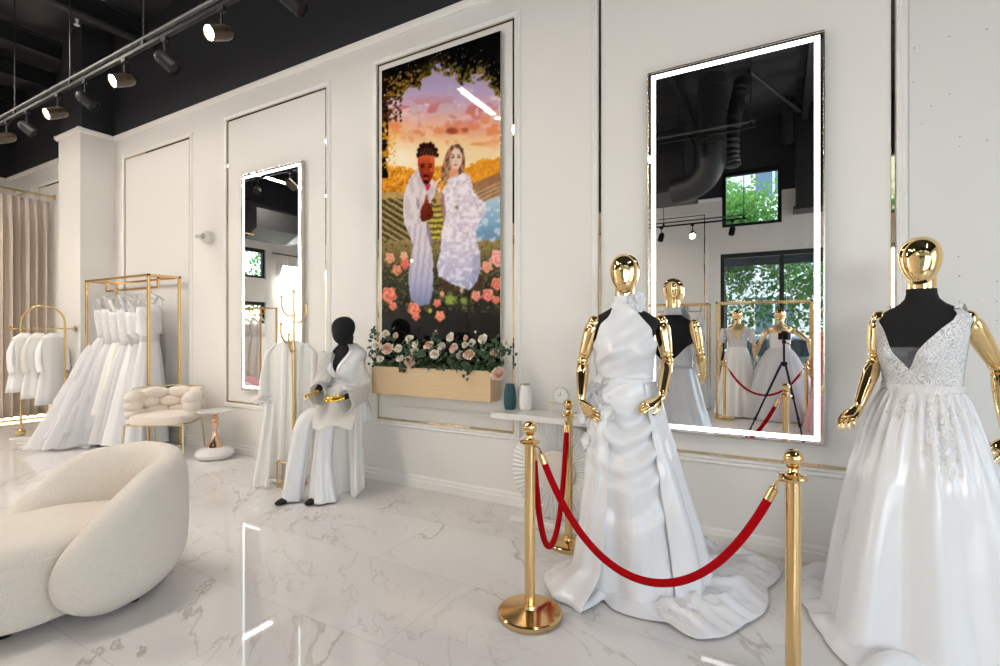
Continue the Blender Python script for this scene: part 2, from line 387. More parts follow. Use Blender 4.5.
# ------------------------------------------------------------------ the room shell
D = 3.6            # display wall
BW = -4.28         # street wall
XL, XR = -12.4, 4.7
ZC = 4.23          # top of the white panelling
CEIL = 5.75
struct('floor', MB().box(XL - .2, BW - .2, -0.12, XR + .2, D + .2, 0.0), marble)
mb = MB()
random.seed(4)
mb.grid(lambda a, b: Vector((lerp(XL - .2, XR + .2, a), lerp(BW - .2, D + .2, b), CEIL + 0.12 * nz(a * 16, b * 9) - 0.14 * abs(nz(a * 26, b * 13, 3)) ** .7)), 170, 90)
struct('ceiling', mb, deck, smooth=True, solid=0.1, offset=1.0)
def wall_x(name, y0, y1, x0, x1, z0, z1, m): return struct(name, MB().box(x0, y0, z0, x1, y1, z1), m)
SPX = 0.636
wall_x('wall_front', D, D + .2, XL - .2, SPX, 0, ZC, paint)
wall_x('wall_front_right', D - .006, D + .2, SPX, XR + .2, 0, ZC, speck)
wall_x('wall_front_upper', D, D + .2, XL - .2, XR + .2, ZC, CEIL + .2, darkp)
# column standing out of the display wall
CX0, CX1, CY = -9.1, -8.42, 3.19
wall_x('wall_column', CY, D, CX0, CX1, 0, ZC, paint)
wall_x('wall_column_upper', CY + .03, D, CX0 + .03, CX1 - .03, ZC, CEIL + .1, darkp)

def wall_holes(name, axis, at0, at1, a0, a1, z0, z1, holes, m):
    """wall slab with rectangular openings; holes = (a0, a1, z0, z1)"""
    As = sorted({a0, a1, *[h[0] for h in holes], *[h[1] for h in holes]}); Zs = sorted({z0, z1, *[h[2] for h in holes], *[h[3] for h in holes]})
    mb = MB()
    for i in range(len(As) - 1):
        for j in range(len(Zs) - 1):
            ca, cz = (As[i] + As[i + 1]) / 2, (Zs[j] + Zs[j + 1]) / 2
            if any(h[0] < ca < h[1] and h[2] < cz < h[3] for h in holes): continue
            if axis == 'y': mb.box(As[i], at0, Zs[j], As[i + 1], at1, Zs[j + 1])
            else: mb.box(at0, As[i], Zs[j], at1, As[i + 1], Zs[j + 1])
    bmesh.ops.remove_doubles(mb.bm, verts=mb.bm.verts, dist=1e-5)
    return struct(name, mb, m)
WIN_LOW = [(-1.09, 4.4, 0.12, 3.05)]
WIN_UP = [(-1.06, 0.03, 3.60, 4.76), (1.1, 4.2, 3.60, 4.76)]
wall_holes('wall_back', 'y', BW - .2, BW, XL - .2, XR + .2, 0, ZC, WIN_LOW + [(h[0], h[1], h[2], ZC) for h in WIN_UP], paint)
wall_holes('wall_back_upper', 'y', BW - .2, BW, XL - .2, XR + .2, ZC, CEIL + .2, [(h[0], h[1], ZC, h[3]) for h in WIN_UP], darkp)
wall_holes('wall_right', 'x', XR, XR + .2, BW, D, 0, ZC, [(-2.9, 1.7, 0.12, 3.4)], paint)
wall_holes('wall_right_upper', 'x', XR, XR + .2, BW, D, ZC, CEIL + .2, [], darkp)
WIN_L = [(-1.78, -0.55, 0.2, 2.25), (-1.78, -0.55, 2.9, 3.7), (-3.7, -2.15, 0.2, 3.35)]
wall_holes('wall_left', 'x', XL - .2, XL, BW, D, 0, ZC, WIN_L, paint)
wall_holes('wall_left_upper', 'x', XL - .2, XL, BW, D, ZC, CEIL + .2, [], darkp)

frameb = mat('black_window_frame', (0.01, 0.011, 0.012), 0.35)
wi = [0]
def window(axis, at, hole, mull=(), trans=()):
    """black framed shop window; at = outer plane"""
    wi[0] += 1
    t = thing('window_%d' % wi[0], None, None); t['kind'] = 'structure'
    a0, a1, z0, z1 = hole; fw = 0.07
    fr = MB(); 
    def bx(mb, p0, p1, q0, q1, d0=0.0, d1=0.09):
        if axis == 'y': mb.box(p0, at + d0, q0, p1, at + d1, q1)
        else: mb.box(at + d0, p0, q0, at + d1, p1, q1)
    bx(fr, a0, a0 + fw, z0, z1); bx(fr, a1 - fw, a1, z0, z1); bx(fr, a0 + fw, a1 - fw, z0, z0 + fw); bx(fr, a0 + fw, a1 - fw, z1 - fw * 1.3, z1)
    fr.build('window_frame', frameb, t, smooth=False)
    for x in mull:
        m = MB(); bx(m, x - .04, x + .04, z0 + fw, z1 - fw * 1.3, 0.005, 0.085); m.build('mullion', frameb, t, smooth=False)
    g = MB(); bx(g, a0 + fw * .5, a1 - fw * .5, z0 + fw * .5, z1 - fw * .5, 0.042, 0.048); g.build('glass_pane', glassm, t, smooth=False)
window('y', BW - .14, WIN_LOW[0], (0.03, 1.5, 2.95))
window('y', BW - .14, WIN_UP[0]); window('y', BW - .14, WIN_UP[1], (2.65,))
window('x', XR + .05, (-2.9, 1.7, 0.12, 3.4), (-1.35, 0.2))  # unseen window, added to bring in more daylight
window('x', XL - .14, WIN_L[0]); window('x', XL - .14, WIN_L[1]); window('x', XL - .14, WIN_L[2])

# crown, baseboards, panel mouldings and gold inlays
ti = [0]
def trim(mb, m, **k):
    ti[0] += 1
    return struct('trim_%d' % ti[0], mb, m, **k)
def crown_line(x0, x1, y, sgn):
    mb = MB()
    prof = [(0, 0.03), (0.014, 0.03), (0.018, 0.042), (0.026, 0.052), (0.028, 0.062), (0.038, 0.068), (0.038, 0.088), (0, 0.088)]
    rings = [[Vector((x, y - sgn * p, ZC - 0.085 + q)) for p, q in prof] for x in (x0, x1)]
    return mb.loft(rings, cap0=True, cap1=True)
trim(crown_line(XL, CX0, D, 1), trimw); trim(crown_line(CX1, XR, D, 1), trimw)
trim(crown_line(CX0 - .045, CX1 + .045, CY, 1), trimw)
def crown_y(y0, y1, x, sgn):
    prof = [(0, 0.03), (0.014, 0.03), (0.018, 0.042), (0.026, 0.052), (0.028, 0.062), (0.038, 0.068), (0.038, 0.088), (0, 0.088)]
    return MB().loft([[Vector((x + sgn * p, y, ZC - 0.085 + q)) for p, q in prof] for y in (y0, y1)], cap0=True, cap1=True)
trim(crown_y(CY - .045, D - .04, CX1, 1), trimw); trim(crown_y(CY - .045, D - .04, CX0, -1), trimw)
[trim(crown_line(a_, b_, BW, -1), trimw) for a_, b_ in ((XL, -1.07), (.04, 1.09), (4.21, XR))]; trim(crown_y(BW + .05, D - .05, XL, 1), trimw); trim(crown_y(BW + .05, D - .05, XR, -1), trimw)
bprof = [(0, 0), (0.022, 0), (0.022, 0.062), (0.014, 0.070), (0.014, 0.092), (0.006, 0.104), (0, 0.108)]
def base_x(name, x0, x1, y, s): return struct(name, MB().loft([[Vector((x, y - s * p, q)) for p, q in bprof] for x in (x0, x1)], cap0=True, cap1=True), trimw)
def base_y(name, y0, y1, x, s): return struct(name, MB().loft([[Vector((x + s * p, y, q)) for p, q in bprof] for y in (y0, y1)], cap0=True, cap1=True), trimw)
base_x('baseboard_front', CX1, XR, D, 1); base_x('baseboard_front_far', XL, CX0, D, 1); base_x('baseboard_column', CX0 - .022, CX1 + .022, CY, 1)
base_y('baseboard_column_side', CY, D, CX1, 1); base_x('baseboard_back', XL, -1.1, BW, -1); base_y('baseboard_left', BW, D, XL, 1); base_y('baseboard_right', BW, D, XR, -1)

inlay = mat('gold_inlay', (.84, .66, .40), .03, 1.0)
def panel(x0, x1, z0, z1, y=D, s=1, gap=0.062):
    """picture moulding (white, stepped) with a slim gold inlay just inside it; x0..z1 is the inlay rectangle"""
    g = MB(); gw = 0.016
    for (a, b, c, d) in ((x0, x1, z0, z0 + gw), (x0, x1, z1 - gw, z1), (x0, x0 + gw, z0 + gw, z1 - gw), (x1 - gw, x1, z0 + gw, z1 - gw)):
        g.box(a, min(y, y - s * .006), c, b, max(y, y - s * .006), d)
    trim(g, inlay)
    mw = MB()
    prof = [(0.012, 0.0), (0.012, 0.016), (0.026, 0.022), (0.036, 0.012), (0.052, 0.018), (0.062, 0.010), (0.066, 0.0)]   # (outward, height)
    loops = []
    for o, h in prof:
        k = o - 0.006
        loops.append([Vector((x0 - k, y - s * h, z0 - k)), Vector((x1 + k, y - s * h, z0 - k)), Vector((x1 + k, y - s * h, z1 + k)), Vector((x0 - k, y - s * h, z1 + k))])
    mw.loft(loops)
    trim(mw, trimw)
ZB, ZT = 0.585, 3.93
panel(-8.12, -6.50, ZB, 3.87); panel(-5.72, -4.045, ZB, 3.915); panel(-3.352, -1.880, ZB, 3.955); panel(-1.172, 0.572, ZB, 3.955)
panel(-12.0, -11.35, ZB, 3.87); panel(-11.0, -9.5, ZB, 3.87)
panel(-4.2, -1.39, ZB, 3.915, BW, -1); panel(-7.4, -4.9, ZB, 3.915, BW, -1); panel(-11.6, -8.2, ZB, 3.915, BW, -1)
# inner raised line under the flower box
lp = MB(); lx0, lx1, lz = -3.26, -1.96, 0.70
lp.loft([[Vector((x, D - h, lz + o)) for o, h in ((0, 0), (0.003, 0.012), (0.016, 0.016), (0.028, 0.010), (0.03, 0))] for x in (lx0, lx1)], cap0=True, cap1=True)
trim(lp, trimw)

# ------------------------------------------------------------------ dark ceiling works
steel = mat('dark_steel', (0.018, 0.018, 0.02), 0.5)
galv = mat('painted_duct', (0.022, 0.022, 0.024), 0.42)
for i, x in enumerate((-11.6, -10.4, -9.2, -7.6, -6.0, -4.4, -2.8, -1.5, 0.4, 2.0, 3.6)):
    mb = MB()
    mb.box(x - .05, BW, 5.38, x + .05, D, 5.405).box(x - .008, BW, 5.40, x + .008, D, 5.62).box(x - .05, BW, 5.61, x + .05, D, 5.635)
    o = struct('ceiling_beam_%d' % (i + 1), mb, steel)
def pipe(label, pts, r, name='pipe', seg=14, m=steel):
    o = MB().tube(spline(pts, 6) if len(pts) > 2 else pts, r, seg).build(name, m)
    return tag(o, label, 'pipe')
pipe('long black sprinkler pipe running under the dark ceiling toward the display wall', [(-7.3, -4.2, 5.22), (-7.3, 3.55, 5.22)], 0.055, 'sprinkler_pipe')
pipe('thin black pipe crossing the dark ceiling above the fitting room curtain', [(-12.3, 2.1, 5.1), (-8.2, 2.1, 5.1)], 0.03, 'sprinkler_pipe')
sp = thing('ceiling_sprinkler', 'small white sprinkler head under the ceiling pipe above the column', 'sprinkler', (-7.35, 2.75, 5.16))
MB().rod((0, 0, 0), (0, 0, -.05), .018, .012).build('body', plastic, sp); MB().lathe([(0.001, 0), (.028, 0), (.03, .006), (.001, .008)], (0, 0, -.075), 16).build('deflector', plastic, sp)
# ducts over the room, seen in the mirrors
du = thing('spiral_duct', 'round black spiral duct dropping from the ceiling, seen in the large mirror', 'duct', (-.95, -1.5, 3.8))
r0 = 0.21
path = spline([(0, 0, 1.68), (0, 0, 0.55), (-.05, -.08, 0.22), (-.28, -.18, 0.04), (-.62, -.26, 0.0)], 6)
MB().tube(path, r0, 24).build('duct_tube', galv, du)
for z in (1.5, 1.1, .6): MB().lathe([(r0, -.015), (r0 + .012, -.012), (r0 + .012, .012), (r0, .015)], (0, 0, z), 24).build('seam_ring', galv, du)
fl = thing('flexible_duct', 'ribbed flexible black duct hanging beside the spiral duct', 'duct', (-.68, -2.15, 4.2))
fp = spline([(.1, -.1, 1.35), (.0, 0, .8), (-.03, .05, .3), (0, .06, -.02)], 14)
MB().tube(fp, [0.12 + 0.012 * math.sin(i * 1.9) for i in range(len(fp))], 20).build('ribbed_hose', galv, fl)
MB().tube([fp[0], fp[0] + Vector((.02, -.02, .12))], .13, 20).build('collar', galv, fl)
hv = thing('air_handler', 'large black air handling box hung from the ceiling over the racks', 'air handler', (-2.05, -2.45, 3.95))
mbx = MB().obox((0, 0, .5), (.62, 0, 0), (0, .5, 0), (0, 0, .5), .02); mbx.build('casing', galv, hv, smooth=False)
for k in range(5): MB().obox((0, .505, .12 + k * .17), (.60, 0, 0), (0, .008, .0), (0, .0, .012)).build('louvre', steel, hv, smooth=False)
MB().obox((0, .0, -.05), (.70, 0, 0), (0, .56, 0), (0, 0, .05), .02).build('outlet_flange', galv, hv, smooth=False)
for (a, b) in ((-.5, -.4), (.5, -.4), (-.5, .4), (.5, .4)): MB().rod((a, b, 1.0), (a, b, 1.75), .008).build('hanger_rod', steel, hv)
hv2 = thing('duct_box', 'black hexagonal duct end hung high over the far dress rack', 'duct', (-10.7, -.6, 3.55))
mbx = MB()
hexr = lambda r, y: [Vector((r * math.cos(PI / 3 * k + PI / 6), y, .45 + r * .8 * math.sin(PI / 3 * k + PI / 6))) for k in range(6)]
mbx.loft([hexr(.55, .6), hexr(.55, -.5), hexr(.40, -.9)], cap0=True, cap1=True); mbx.build('duct_casing', galv, hv2, smooth=False)
MB().tube([(0, -.8, .5), (-.4, -2.2, .6)], .3, 20).build('duct_tube', galv, hv2)
for y in (.4, -.4): MB().rod((0, y, .85), (0, y, 2.2), .01).build('hanger_rod', steel, hv2)
pipe('thick vertical black riser pipe near the right edge of the large mirror', [(0.12, -3.4, 4.86), (0.12, -3.4, 5.7)], 0.09, 'riser_pipe')
un = thing('wall_duct', 'tall black boxed duct on the street wall right of the upper window', 'duct', (0.48, -4.0, 3.75))
MB().box(-.22, -.25, 0, .28, .2, 1.95, .015).build('casing', galv, un, smooth=False); MB().box(-.26, -.27, -.03, .32, .24, .03, .008).build('flange', galv, un, smooth=False)
pipe('slim black conduit slanting across the ceiling in the large mirror', [(-.4, -1.2, 5.30), (.3, -3.0, 5.25)], 0.03, 'conduit')
pipe('black conduit bracing the ceiling beams over the room', [(-2.6, -.7, 5.3), (1.4, -.7, 5.3)], 0.025, 'conduit')

# linear ceiling lamps
LN = ['over the boucle armchair', 'over the fitting room curtain', 'over the right-hand display', 'above the bubble-back chair, added to brighten the left']
for i, (x, y, z, L, P_) in enumerate(LAMPS):
    t = thing('linear_lamp', 'long white linear ceiling lamp ' + LN[i], 'ceiling lamp', (x, y, z), 0, 'linear ceiling lamps')
    MB().box(-.05, -L / 2 - .02, 0.0, .05, L / 2 + .02, .06, .006).build('housing', black, t, smooth=False)
    MB().box(-.045, -L / 2, -.006, .045, L / 2, 0.002).build('diffuser', lampm, t, smooth=False)
    for s in (-1, 1): MB().rod((0, s * L * .4, .06), (0, s * L * .4, 1.12), .004, seg=6).build('hanger_wire', steel, t)

# ------------------------------------------------------------------ track lighting
def track(x0, x1, y, z, label):
    t = thing('light_track', label, 'light track', (x0, y, z))
    MB().box(0, -.013, .055, x1 - x0, .013, .080, .004).build('upper_rail', mat('worn_steel', (.10, .10, .105), .6, .3) if 'worn_steel' not in MATS else MATS['worn_steel'], t, smooth=False)
    MB().box(0, -.016, -.018, x1 - x0, .016, .012, .003).build('track_rail', black, t, smooth=False)
    n = max(2, int((x1 - x0) / 1.35))
    for i in range(n + 1):
        x = lerp(.05, x1 - x0 - .05, i / n)
        MB().rod((x, 0, .085), (x, 0, 5.45 - z), .007, seg=8).build('suspension_rod', steel, t)
        MB().box(x - .02, -.012, .0, x + .02, .012, .06).build('bracket', black, t, smooth=False)
    return t
TY, TZ = 2.2, 3.80
track(-11.5, -1.9, TY, TZ, 'long suspended light track with a pale upper rail above the display wall')
track(-11.0, -.55, -3.45, 3.58, 'black suspended light track in front of the street wall windows')
track(-4.5, -.3, -.6, 4.25, 'short black light track high over the middle of the shop')
heads = {}
def track_head(base, axis, lit, label, group):
    """spot head hanging from the track at base, barrel along axis"""
    t = thing('track_light', label, 'track light', base, 0, group)
    a = Vector(axis).normalized(); c = Vector((0, 0, -.20))
    MB().box(-.035, -.017, -.05, .035, .017, -.018, .004).build('track_adapter', black, t, smooth=False)
    MB().rod((0, 0, -.05), (0, 0, -.15), .009, seg=10).build('stem', black, t)
    q = Vector((0, 0, 1)).rotation_difference(a).to_matrix()
    back = c - a * .085
    prof = [(0.001, 0), (.026, .004), (.044, .022), (.053, .05), (.055, .085), (.055, .19), (.050, .19), (.048, .175)]
    MB().lathe(prof, back, 24, q).build('barrel', glowtint if lit else black, t)
    ln = MB().lathe([(.001, .172), (.047, .172), (.047, .176), (.001, .178)], back, 24, q).build('lens', lensm if lit else black, t)
    MB().tube([c + q @ Vector((.058, 0, 0)), c + Vector((0, 0, .06)), c + q @ Vector((-.058, 0, 0))], .006, 8).build('yoke', black, t)
    if lit:
        l = bpy.data.lights.new('spot_beam', 'SPOT'); l.energy = lit; l.color = (1.0, .84, .64); l.spot_size = math.radians(75); l.spot_blend = .8; l.shadow_soft_size = .05
        o = bpy.data.objects.new('spot_beam', l); COL.objects.link(o); o.parent = t
        o.location = back + a * .20; o.rotation_euler = Vector((0, 0, -1)).rotation_difference(a).to_euler()
    return t
LITD, DRKD = (-.02, -.9, -.46), (.62, .45, -.62)
names = {-7.6: ('lit track light hanging at the far left end of the track above the curtain', 1), -7.05: ('dark track light aimed at the wall, farthest left of the unlit heads', 0), -6.29: ('lit track light in front of the dark upper column', 1),
         -5.71: ('dark track light aimed at the wall, second unlit head from the left', 0), -4.97: ('lit track light hanging before the dark wall above the left panel', 1), -4.33: ('dark track light aimed at the wall, third unlit head from the left', 0),
         -3.57: ('lit track light nearest the poster, largest in the photo', 1), -2.82: ('dark track light cut by the top edge of the photo', 0)}
for x, (lb, lit) in names.items():
    track_head((x, TY, TZ), LITD if lit else DRKD, 60 if lit else 0, lb, 'track lights on the display track')
for k, (x, lit) in enumerate(((-8.6, 1), (-6.8, 0), (-5.0, 1), (-3.2, 0), (-2.12, 0), (-1.52, 1), (-.80, 0))):
    track_head((x, -3.45, 3.58), (.1, .8, -.55) if lit else (-.1, .5, -.8), 30 if lit else 0, ('lit' if lit else 'dark') + ' track light %s on the street wall track' % ('first', 'second', 'third', 'fourth', 'fifth', 'sixth', 'seventh')[k] + ' from its far end', 'track lights on the street track')
track_head((-1.75, -.6, 4.25), (.2, .85, -.5), 30, 'lit track light on the short track over the middle of the shop', 'track lights on the middle track')
track_head((-.95, -.6, 4.25), (.1, .1, -.99), 0, 'dark track light hanging from the short track over the middle of the shop', 'track lights on the middle track')
# ------------------------------------------------------------------ lit mirrors on the display wall
def lit_mirror(label, x0, x1, z0, z1, led, strip):
    t = thing('wall_mirror', label, 'mirror', ((x0 + x1) / 2, D, z0))
    w, h = (x1 - x0) / 2, z1 - z0; y = -.045
    MB().box(-w + .012, y + .01, .012, w - .012, -.001, h - .012).build('backing', plastic, t, smooth=False)
    fr = MB(); f = .010
    for (a, b, c, d) in ((-w, w, 0, f), (-w, w, h - f, h), (-w, -w + f, f, h - f), (w - f, w, f, h - f)): fr.box(a, y - .004, c, b, -.004, d, .0015)
    fr.build('frame', MATS['silver_gilt'] if 'silver_gilt' in MATS else mat('silver_gilt', (.66, .60, .50), .25, 1), t, smooth=False)
    f2 = f + .016; s = strip; L = MB()
    for (a, b, c, d) in ((-w + f2, w - f2, f2, f2 + s), (-w + f2, w - f2, h - f2 - s, h - f2), (-w + f2, -w + f2 + s, f2 + s, h - f2 - s), (w - f2 - s, w - f2, f2 + s, h - f2 - s)):
        L.box(a, y - .0015, c, b, y + .004, d)
    L.build('led_strip', led, t, smooth=False)
    MB().box(-w + f, y, f, w - f, y + .009, h - f).build('mirror_glass', mirrorm, t, smooth=False)
    return t
lit_mirror('large wall mirror with glowing white edge strip, between the two gold-headed mannequins', -.808, .235, .722, 3.214, ledw, .029)
lit_mirror('smaller-looking wall mirror with cool white glowing edges behind the brass coat tree', -5.39, -4.367, .748, 3.212, ledc, .029)

# ------------------------------------------------------------------ round security camera on the wall
sc = thing('wall_camera', 'small round white dome camera on the wall left of the narrow lit mirror', 'camera', (-6.06, D, 2.56))
MB().lathe([(.001, 0), (.075, 0), (.078, .012), (.07, .02), (.001, .02)], (0, 0, 0), 28, Matrix.Rotation(PI / 2, 3, 'X')).build('mount', plastic, sc)
MB().sphere((0, -.055, 0), (.086, .06, .076)).build('dome', plastic, sc)
MB().lathe([(.001, 0), (.034, 0), (.036, .01), (.030, .016), (.001, .016)], (.02, -.105, .0), 20, Matrix.Rotation(PI / 2, 3, 'X')).build('lens', mat('grey_lens', (.42, .39, .36), .15), sc)
MB().rod((-.03, -.09, 0), (-.06, -.155, 0), .02, .026).build('side_cap', plastic, sc)

# ------------------------------------------------------------------ the poster of the couple
def vnoise(x, y, seed):
    xi = np.floor(x).astype(int); yi = np.floor(y).astype(int); fx = x - xi; fy = y - yi
    fx = fx * fx * (3 - 2 * fx); fy = fy * fy * (3 - 2 * fy)
    def h(a, b):
        n = (a * 374761393 + b * 668265263 + seed * 974634777) & 0x7fffffff
        n = ((n ^ (n >> 13)) * 1274126177) & 0x7fffffff
        return ((n ^ (n >> 16)) & 0xffff) / 65535.0
    return (h(xi, yi) * (1 - fx) + h(xi + 1, yi) * fx) * (1 - fy) + (h(xi, yi + 1) * (1 - fx) + h(xi + 1, yi + 1) * fx) * fy
def fbm(x, y, seed, o=4):
    s = 0; a = .5
    for i in range(o): s = s + a * vnoise(x * 2 ** i, y * 2 ** i, seed + i); a /= 2
    return s / (1 - .5 ** o)
def inpoly(u, v, poly):
    ins = np.zeros(u.shape, bool); n = len(poly)
    for i in range(n):
        x1, y1 = poly[i]; x2, y2 = poly[(i + 1) % n]
        if y1 == y2: continue
        c = ((y1 > v) != (y2 > v)) & (u < (x2 - x1) * (v - y1) / (y2 - y1) + x1); ins ^= c
    return ins
def poster_art(u, v):
    """printed picture, sRGB 0..255, in the poster's own sheet units (u 382..500, v 30..372)"""
    def C(*c): return np.array(c, float)
    img = np.zeros(u.shape + (3,))
    def put(mask, col, a=1.0):
        m = (np.asarray(mask, float) * a)[..., None]; img[:] = img * (1 - m) + np.asarray(col, float) * m
    def ss(a, b, x): t = np.clip((x - a) / (b - a), 0, 1); return t * t * (3 - 2 * t)
    n1 = fbm(u / 14, v / 9, 1); n2 = fbm(u / 6, v / 5, 7); n3 = fbm(u / 2.2, v / 2.2, 11, 3); n4 = fbm(u / 1.3, v / 1.3, 15, 2)
    def stops(x, ss_):
        xs = [s[0] for s in ss_]; return np.stack([np.interp(x, xs, [s[1][k] for s in ss_]) for k in range(3)], -1)
    img[:] = stops(v, [(60, (160, 145, 180)), (92, (186, 165, 200)), (108, (214, 178, 192)), (122, (238, 182, 160)), (135, (248, 200, 150)), (150, (252, 222, 172)), (168, (252, 226, 176)), (185, (246, 190, 110))])
    put(ss(.47, .58, n1) * ss(150, 100, v) * ss(92, 112, v), C(205, 105, 100), .8)
    put(ss(.50, .62, fbm(u / 11, v / 6, 21)) * ss(155, 135, v) * ss(105, 125, v), C(236, 130, 80), .7)
    put(ss(.5, .64, fbm(u / 9, v / 7, 25)) * ss(84, 96, v) * ss(128, 112, v), C(240, 215, 225), .75)
    put(ss(7, 3, np.hypot((u - 452) / 1.15, (v - 131) * 1.6)), C(150, 70, 45), .9)
    put(ss(4, 2, np.hypot((u - 465) / 1.2, (v - 130) * 1.3)), C(170, 85, 60), .8)
    put(ss(9, 4, np.hypot((u - 478) / 1.2, (v - 144) * 4)), C(235, 150, 80), .8)
    put(ss(420, 384, u) * ss(110, 135, v) * ss(180, 150, v), C(255, 190, 80), .35)
    put(ss(34, 4, np.hypot(u - 398, (v - 158) * 1.3)), C(255, 244, 220), .85)
    # orange trees on the skyline, fields
    tl = 170 + 5 * (n2 - .5) + 6 * ss(400, 420, u) * ss(430, 415, u)
    put((v > tl - 7 * n3), np.stack([205 + 50 * n4, 100 + 110 * n4, 15 + 60 * n4], -1)); put((v > tl) & (n3 < .38), C(140, 70, 20), .6)
    put((v > 166 - 6 * n2 - (u - 470) * .22) & (u > 470), np.stack([215 + 40 * n3, 120 + 70 * n3, 25 + 40 * n3], -1))
    g = v > 190 + 4 * n2
    put(g, np.stack([150 + 70 * n3, 120 + 60 * n3, 70 + 40 * n3], -1))
    row = np.sin((v - 200 - (u - 382) * .62) * .95 + n2 * 1.5)
    left = (v > 197 + 3 * n2) & (u < 436)
    put(left, np.stack([215 - 90 * n3, 185 - 80 * n3, 125 - 50 * n3], -1)); put(left & (row > -.25 + .7 * (n3 - .5)), np.stack([35 + 70 * n3, 34 + 60 * n3, 16 + 36 * n3], -1), .95)
    mid = (v > 205) & (u > 425) & (u < 446)
    put(mid, np.stack([150 + 90 * n3, 140 + 70 * n3, 60 + 40 * n3], -1)); put(mid & (np.sin(v * 1.1 + n2 * 2) > .1), C(70, 62, 30), .8)
    put((v > 172 + (u - 500) * -.42) & (u > 470) & (v < 215), np.stack([120 + 70 * n3, 85 + 55 * n3, 60 + 40 * n3], -1), .95)
    put((np.sin((u * .5 + v) * 1.5 + n2 * 2) > .2) & (u > 472) & (v > 182 - (u - 500) * .3) & (v < 205), C(215, 190, 150), .6)
    bl = (u > 474) & (v > 205 - (u - 474) * .35) & (v < 246)
    put(bl, stops(v, [(190, (215, 220, 225)), (205, (165, 195, 215)), (232, (110, 150, 185)), (246, (120, 140, 160))])); put(bl & (n2 > .56), C(225, 235, 240), .6)
    # rose beds
    bed = v > 238 + 5 * n2
    put(bed, stops(v, [(236, (170, 140, 95)), (255, (110, 95, 55)), (272, (52, 50, 28)), (296, (26, 28, 16)), (322, (10, 11, 9)), (372, (5, 5, 5))]))
    put(bed & (n3 > .62) & (v < 312), np.stack([140 - (v - 240) * .6, 130 - (v - 240) * .45, 70 - (v - 240) * .3], -1), .75)
    put(bed & (n4 > .80) & (v < 320), C(200, 180, 110), .6)
    put(bed & (n4 < .28), C(14, 18, 12), .7)
    put((u > 440) & (u < 485) & (v > 275) & (v < 292) & (n2 < .55), C(70, 45, 30), .7)
    put(ss(8, 3, np.hypot(u - 450, (v - 300) * 1.1)) * (n3 > .35), C(150, 170, 70), .9)
    put(ss(5, 2, np.hypot(u - 464, v - 301)), C(170, 185, 90), .7)
    def rose(cx, cy, r, c1=(240, 150, 120), c2=(185, 75, 60)):
        d = np.hypot(u - cx, (v - cy) * .95); a = np.arctan2(v - cy, u - cx)
        sw = np.clip(.62 + .38 * np.sin(d / r * 9 + a * 2 + n2 * 7) - .35 * (v - cy) / r * .5, 0, 1)
        put(d < r * (1 + .12 * np.sin(a * 5)), np.array(c2)[None, None] * (1 - sw[..., None]) + np.array(c1)[None, None] * sw[..., None])
    for r_ in ((389, 295, 7.6), (393, 306, 4), (414, 309, 6.4), (416, 316, 4), (437, 303, 3.8), (440, 316, 5, (250, 175, 140)), (476, 296, 5, (245, 180, 160)), (488, 295, 6, (245, 165, 145)), (497, 284, 6, (240, 150, 130)), (498, 258, 8, (250, 190, 180), (215, 120, 115)), (487, 267, 5.5, (240, 175, 150), (200, 110, 85)),
               (405, 264, 4.5, (245, 130, 110)), (397, 270, 5, (240, 165, 130), (170, 95, 60)), (390, 258, 5, (235, 175, 140), (190, 120, 85)), (404, 256, 4, (235, 185, 155), (200, 130, 95)), (442, 294, 2.6, (245, 190, 150)), (430, 311, 2.2, (215, 200, 70), (150, 140, 40)), (496, 300, 4)): rose(*r_)
    # tree overhead
    top = np.interp(u, [380, 400, 415, 425, 435, 446, 456, 466, 480, 490, 502], [103, 100, 93, 82, 72, 75, 82, 84, 80, 90, 100]) - 5 + 16 * (n2 - .5) + 8 * (n3 - .5)
    fol = (v < top + 10 * (n2 - .3)) 
    edge = ss(top - 20, top + 8, v)
    put(fol, np.stack([5 + edge * (60 + 90 * n3) * (n3 > .42), 5 + edge * (50 + 75 * n3) * (n3 > .42), 6 + edge * 20 * n3], -1))
    put(fol & (u < 430) & (n3 > .56) & (v > 66 + 14 * n1), np.stack([150 + 60 * n4, 100 + 60 * n4, 40 + 20 * n4], -1), .75)
    put((v < top + 8) & (v > top - 30) & (n4 > .80), C(215, 190, 165), .7); put(fol & (u > 448) & (n3 > .58) & (v > top - 14), np.stack([130 + 50 * n4, 105 + 45 * n4, 60 + 30 * n4], -1), .7)
    put((u < 388) & (v < 178) & (n2 + (388 - u) * .07 > .55), C(22, 14, 8)); put((u < 396) & (v > 108) & (v < 172) & (n3 > .57), C(235, 165, 40), .85)
    put((u < 402) & (v > 96) & (v < 122) & (n3 > .5), C(60, 32, 12), .9)
    # the man: white shirt and trousers, dark hair tied up
    shirt = [(418, 168), (410, 178), (405, 190), (403, 206), (404, 222), (408, 232), (413, 246), (410, 262), (408, 282), (411, 300), (420, 306), (430, 304), (433, 290), (433, 262), (431, 240), (430, 228), (427, 221), (420, 217), (430, 205), (436, 190), (434, 182), (430, 176), (424, 172)]
    m = inpoly(u + 1.2 * (n2 - .5), v, shirt)
    fold = .5 + .5 * np.sin((u - 420) * 1.05 + (v - 240) * .12 + n2 * 3)
    put(m, stops(v, [(168, (225, 212, 214)), (215, (224, 214, 218)), (250, (214, 204, 214)), (280, (180, 178, 205)), (306, (120, 128, 168))]))
    put(m & (v > 226), np.array([120, 118, 140]) * np.ones_like(img), .38 * fold ** 3)
    put(m & (v <= 226), np.array([170, 152, 158]) * np.ones_like(img), .35 * (fbm(u / 4, v / 9, 31) > .55))
    put(inpoly(u, v, [(426, 222), (430, 226), (433, 246), (430, 246), (427, 232)]), C(120, 110, 125), .75)
